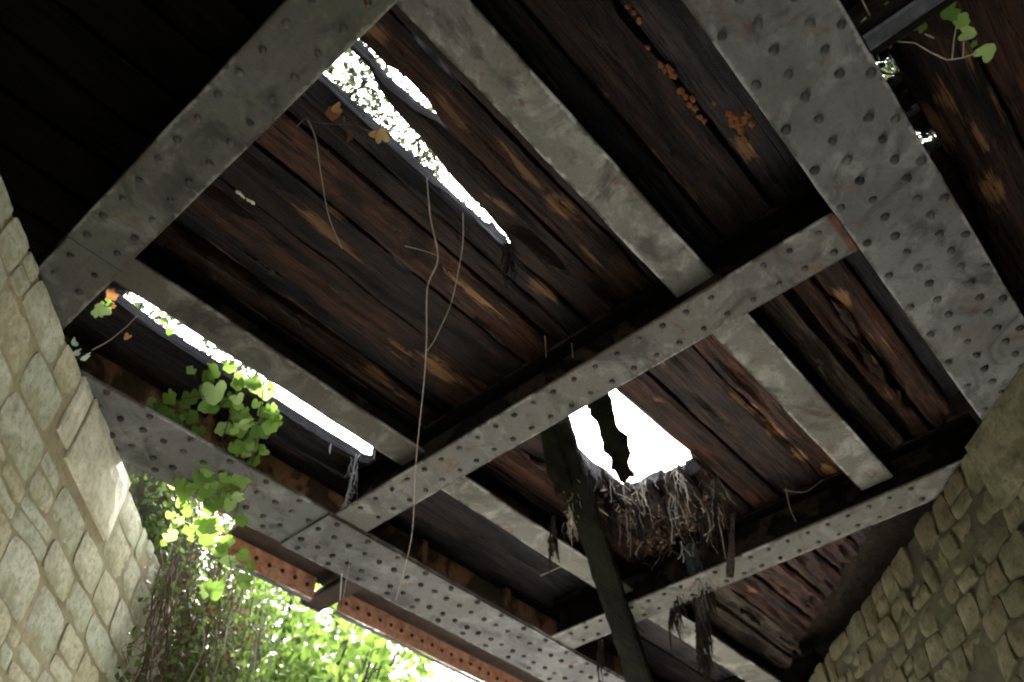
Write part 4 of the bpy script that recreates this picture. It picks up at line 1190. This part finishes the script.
# ivy-covered wing wall that rises beyond the bridge at the end of the pale wall
wing = thing('wing_wall', 'rough stone wing wall buried under ivy just outside the mossy girder', 'stone wall', WL(6.2, -.7, -CAMZ))
wb = Vector(wing.location)
def wing_body():
    ss = [4.36 + k * .2 for k in range(19)]; hs2 = [-1.8, 0, 1, 1.6, 2.2, 2.7, 3.1, 3.5]
    vs, fs = [], []
    for i, s_ in enumerate(ss):
        for h in hs2:
            tp = 3.9 - .12 * max(0, i - 3)
            hh = h if h < 3.4 else max(tp, 2.2)
            hh = min(hh, max(tp, 2.2))
            vs.append(WL(s_, -.27 * max(0, min(1, (5.0 - s_) / .15)) + .05 * n3(s_ * 3, h * 3) - .03, hh) - wb)
        vs.append(WL(s_, -1.4, max(3.9 - .12 * max(0, i - 3), 2.2)) - wb); vs.append(WL(s_, -1.4, -1.8) - wb)
    n = len(hs2) + 2
    for i in range(len(ss) - 1):
        for k in range(n - 1): fs.append((i * n + k, (i + 1) * n + k, (i + 1) * n + k + 1, i * n + k + 1))
    fs.append(tuple(range(n))); fs.append(tuple((len(ss) - 1) * n + k for k in range(n - 1, -1, -1)))
    obj('masonry', vs, fs, MORTAR_R, wing)
wing_body()
ic = thing('ivy_curtain', 'thick curtain of ivy with brown dead stems over the end of the pale wall', 'ivy', WL(5.2, 0.05, 1.0))
icb = Vector(ic.location)
r_ = random.Random(77)
for i in range(150):
    s_ = r_.uniform(4.75, 6.6); d = r_.uniform(.02, .42) * (1 if s_ > 5 else .2) + (.03 if s_ < 5 else 0)
    H0 = (2.98 if s_ < 5.0 else 3.7 - .1 * (s_ - 5) + r_.uniform(-.7, .1))
    ln = r_.uniform(.5, 1.9)
    top = WL(s_, d, H0); bot = WL(s_ + r_.uniform(-.2, .2), d + r_.uniform(0, .12), H0 - ln)
    pts = [p - icb for p in wander(top, bot, 14, .14, i * 3.1)]
    w0 = r_.uniform(.002, .007)
    mb = MB(); mb.tube(pts, [w0 * (1 - .4 * k / 14) for k in range(15)], 4); mb.build('stem', TWIG if r_.random() < .88 else STRAND, ic)
for i in range(22):     # looping creepers
    s_ = r_.uniform(4.7, 5.6); H = r_.uniform(2.0, 3.2); rr = r_.uniform(.08, .22)
    pts = [WL(s_ + rr * math.cos(a) * 1.2, .10 + .05 * math.sin(2 * a), H + rr * math.sin(a)) - icb for a in [k * .4 + i for k in range(11)]]
    mb = MB(); mb.tube(pts, .0035, 4); mb.build('creeper', STRAND if i % 2 else TWIG, ic)
def icent(n, s0, s1, d0, d1, h0, h1):
    out = []
    for _ in range(n):
        s_ = r_.uniform(s0, s1)
        out.append(WL(s_, r_.uniform(d0, d1), r_.uniform(h0, h1 - .12 * max(0, s_ - 5))) - icb)
    return out
mb = MB(); leaf_cloud(mb, icent(300, 5.0, 6.6, .02, .36, .8, 3.95), 15, .10, .05, 5); o = mb.build('foliage', LEAF_WALL, ic); o['kind'] = 'stuff'
mb = MB(); leaf_cloud(mb, icent(150, 5.2, 7.6, .0, .6, .2, 3.7), 14, .14, .06, 6); o = mb.build('foliage', LEAF_WALL, ic); o['kind'] = 'stuff'
mb = MB(); leaf_cloud(mb, icent(190, 5.0, 6.8, .0, .3, .5, 3.8), 12, .12, .05, 8); o = mb.build('dead_foliage', DEADLEAF, ic); o['kind'] = 'stuff'
mb = MB(); leaf_cloud(mb, icent(60, 4.45, 5.1, -.25, .02, 2.98, 3.7) + icent(30, 4.7, 5.1, .0, .10, 1.4, 2.95), 9, .06, .05, 9); o = mb.build('foliage', LEAF_WALL, ic); o['kind'] = 'stuff'

def tree(label, base, height, crown_c, crown_r, nc, per, leaf, seed, mat=LEAF_TREE, limbs=16, name='broadleaf_tree'):
    base = Vector(base); root = thing(name, label, 'tree', base, 'trees beyond the bridge')
    r = random.Random(seed)
    cc = Vector(crown_c) - base
    mb = MB()
    tr = [Vector((0, 0, -.1)), Vector((cc.x * .1, cc.y * .1, height * .25)), Vector((cc.x * .4, cc.y * .4, height * .55)), Vector((cc.x * .8, cc.y * .8, height * .85))]
    mb.tube(tr, [.16, .13, .09, .03], 8)
    mb.build('trunk', BARK, root)
    mb = MB(); tips = []
    for i in range(limbs):
        q = r.uniform(.35, 1.0); k = min(2, int(q * 3)); a = tr[k].lerp(tr[k + 1], q * 3 - k if q < 1 else 1)
        u = Vector((r.gauss(0, 1), r.gauss(0, 1), r.gauss(0, .8))).normalized()
        e = cc + Vector((u.x * crown_r[0], u.y * crown_r[1], u.z * crown_r[2])) * r.uniform(.6, 1)
        pts = wander(a, e, 8, .6, seed + i)
        mb.tube(pts, [.05 * (1 - .85 * k / 8) for k in range(9)], 5); tips += pts[4:]
        for _ in range(4):
            s = pts[r.randrange(3, 8)]; e2 = s + Vector((r.gauss(0, .5), r.gauss(0, .5), r.gauss(-.1, .45)))
            tw = wander(s, e2, 5, .2, r.random() * 50); mb.tube(tw, [.014 * (1 - .7 * k / 5) for k in range(6)], 4); tips += tw[2:]
    mb.build('limbs', BARK, root)
    cents = []
    for i in range(nc):
        if r.random() < .6: cents.append(r.choice(tips) + Vector((r.gauss(0, .15), r.gauss(0, .15), r.gauss(0, .15))))
        else:
            u = Vector((r.gauss(0, 1), r.gauss(0, 1), r.gauss(0, 1))).normalized() * r.random() ** .4
            cents.append(cc + Vector((u.x * crown_r[0], u.y * crown_r[1], u.z * crown_r[2])))
    mb = MB(); leaf_cloud(mb, cents, per, .20, leaf, seed); mb.build('crown', mat, root)
    return root
def along(px, py, dist):
    return Vector((0, 0, CAMZ)) + ray(px, py) * dist
def ground_below(p): return Vector((p.x, p.y, 0))
for (lab, px, py, dist, rad, nc, per, sd_) in (
    ('bright green leafy tree right behind the ivy curtain', 285, 690, 8.5, (1.5, 1.5, 1.4), 210, 24, 31),
    ('light green tree crown against white sky below the orange edge plate', 345, 690, 11.5, (1.3, 1.3, 1.5), 190, 22, 32),
    ('taller leafy tree behind the pale wall and the ivy curtain', 200, 640, 11.0, (2.2, 2.2, 2.2), 260, 24, 33)):
    c = along(px, py, dist)
    b = ground_below(c) + Vector((.5, .9, 0))
    tree(lab, b, c.z, c, rad, int(nc * 1.9), int(per * .6), .125, sd_, limbs=24)

# brambles growing on top of the deck, seen through the gaps
def bramble(label, spots, nleaf, size, seed, spread=.10):
    base = Vector((spots[0][0], spots[0][1], Z(HP + .15)))
    root = thing('bramble', label, 'bramble', base, None)
    r = random.Random(seed)
    cents = []
    for (x, y, h) in spots:
        mb = MB()
        for i in range(3):
            a = Vector((x, y, Z(HP + .16))) - base; e = a + Vector((r.uniform(-.3, .3), r.uniform(-.3, .3), h + r.uniform(-.1, .15)))
            pts = wander(a, e, 7, .25, seed + i + x * 9); mb.tube(pts, .005, 4); cents += pts[2:]
        mb.build('cane', TWIG, root)
    mb = MB(); leaf_cloud(mb, cents, nleaf, spread, size, seed); mb.build('foliage', LEAF_TOP, root)
bramble('bramble leaves on the deck top, filling the narrow leafy gap', [(.75, 1.75, .5), (1.0, 1.85, .5), (1.3, 1.75, .45), (1.6, 1.8, .4), (.9, 1.2, .5), (.7, 2.0, .6), (1.4, 2.0, .5), (.8, 1.65, .2), (.95, 1.6, .25), (.72, 1.45, .2), (1.15, 1.7, .2)], 15, .036, 3, .11)
bramble('weeds on the deck top beside the bright slot over the ivy', [(.85, 3.62, .3), (1.05, 3.68, .35), (1.35, 3.65, .3), (1.6, 3.62, .25)], 9, .05, 4, .08)
bramble('weeds on the deck top behind the thin gap by the wide girder', [(2.4, -.55, .5), (2.65, -.6, .5), (2.9, -.5, .5), (3.0, -.7, .5), (2.9, -.35, .6), (2.4, -.35, .2), (2.7, -.35, .2)], 26, .04, 5, .10)
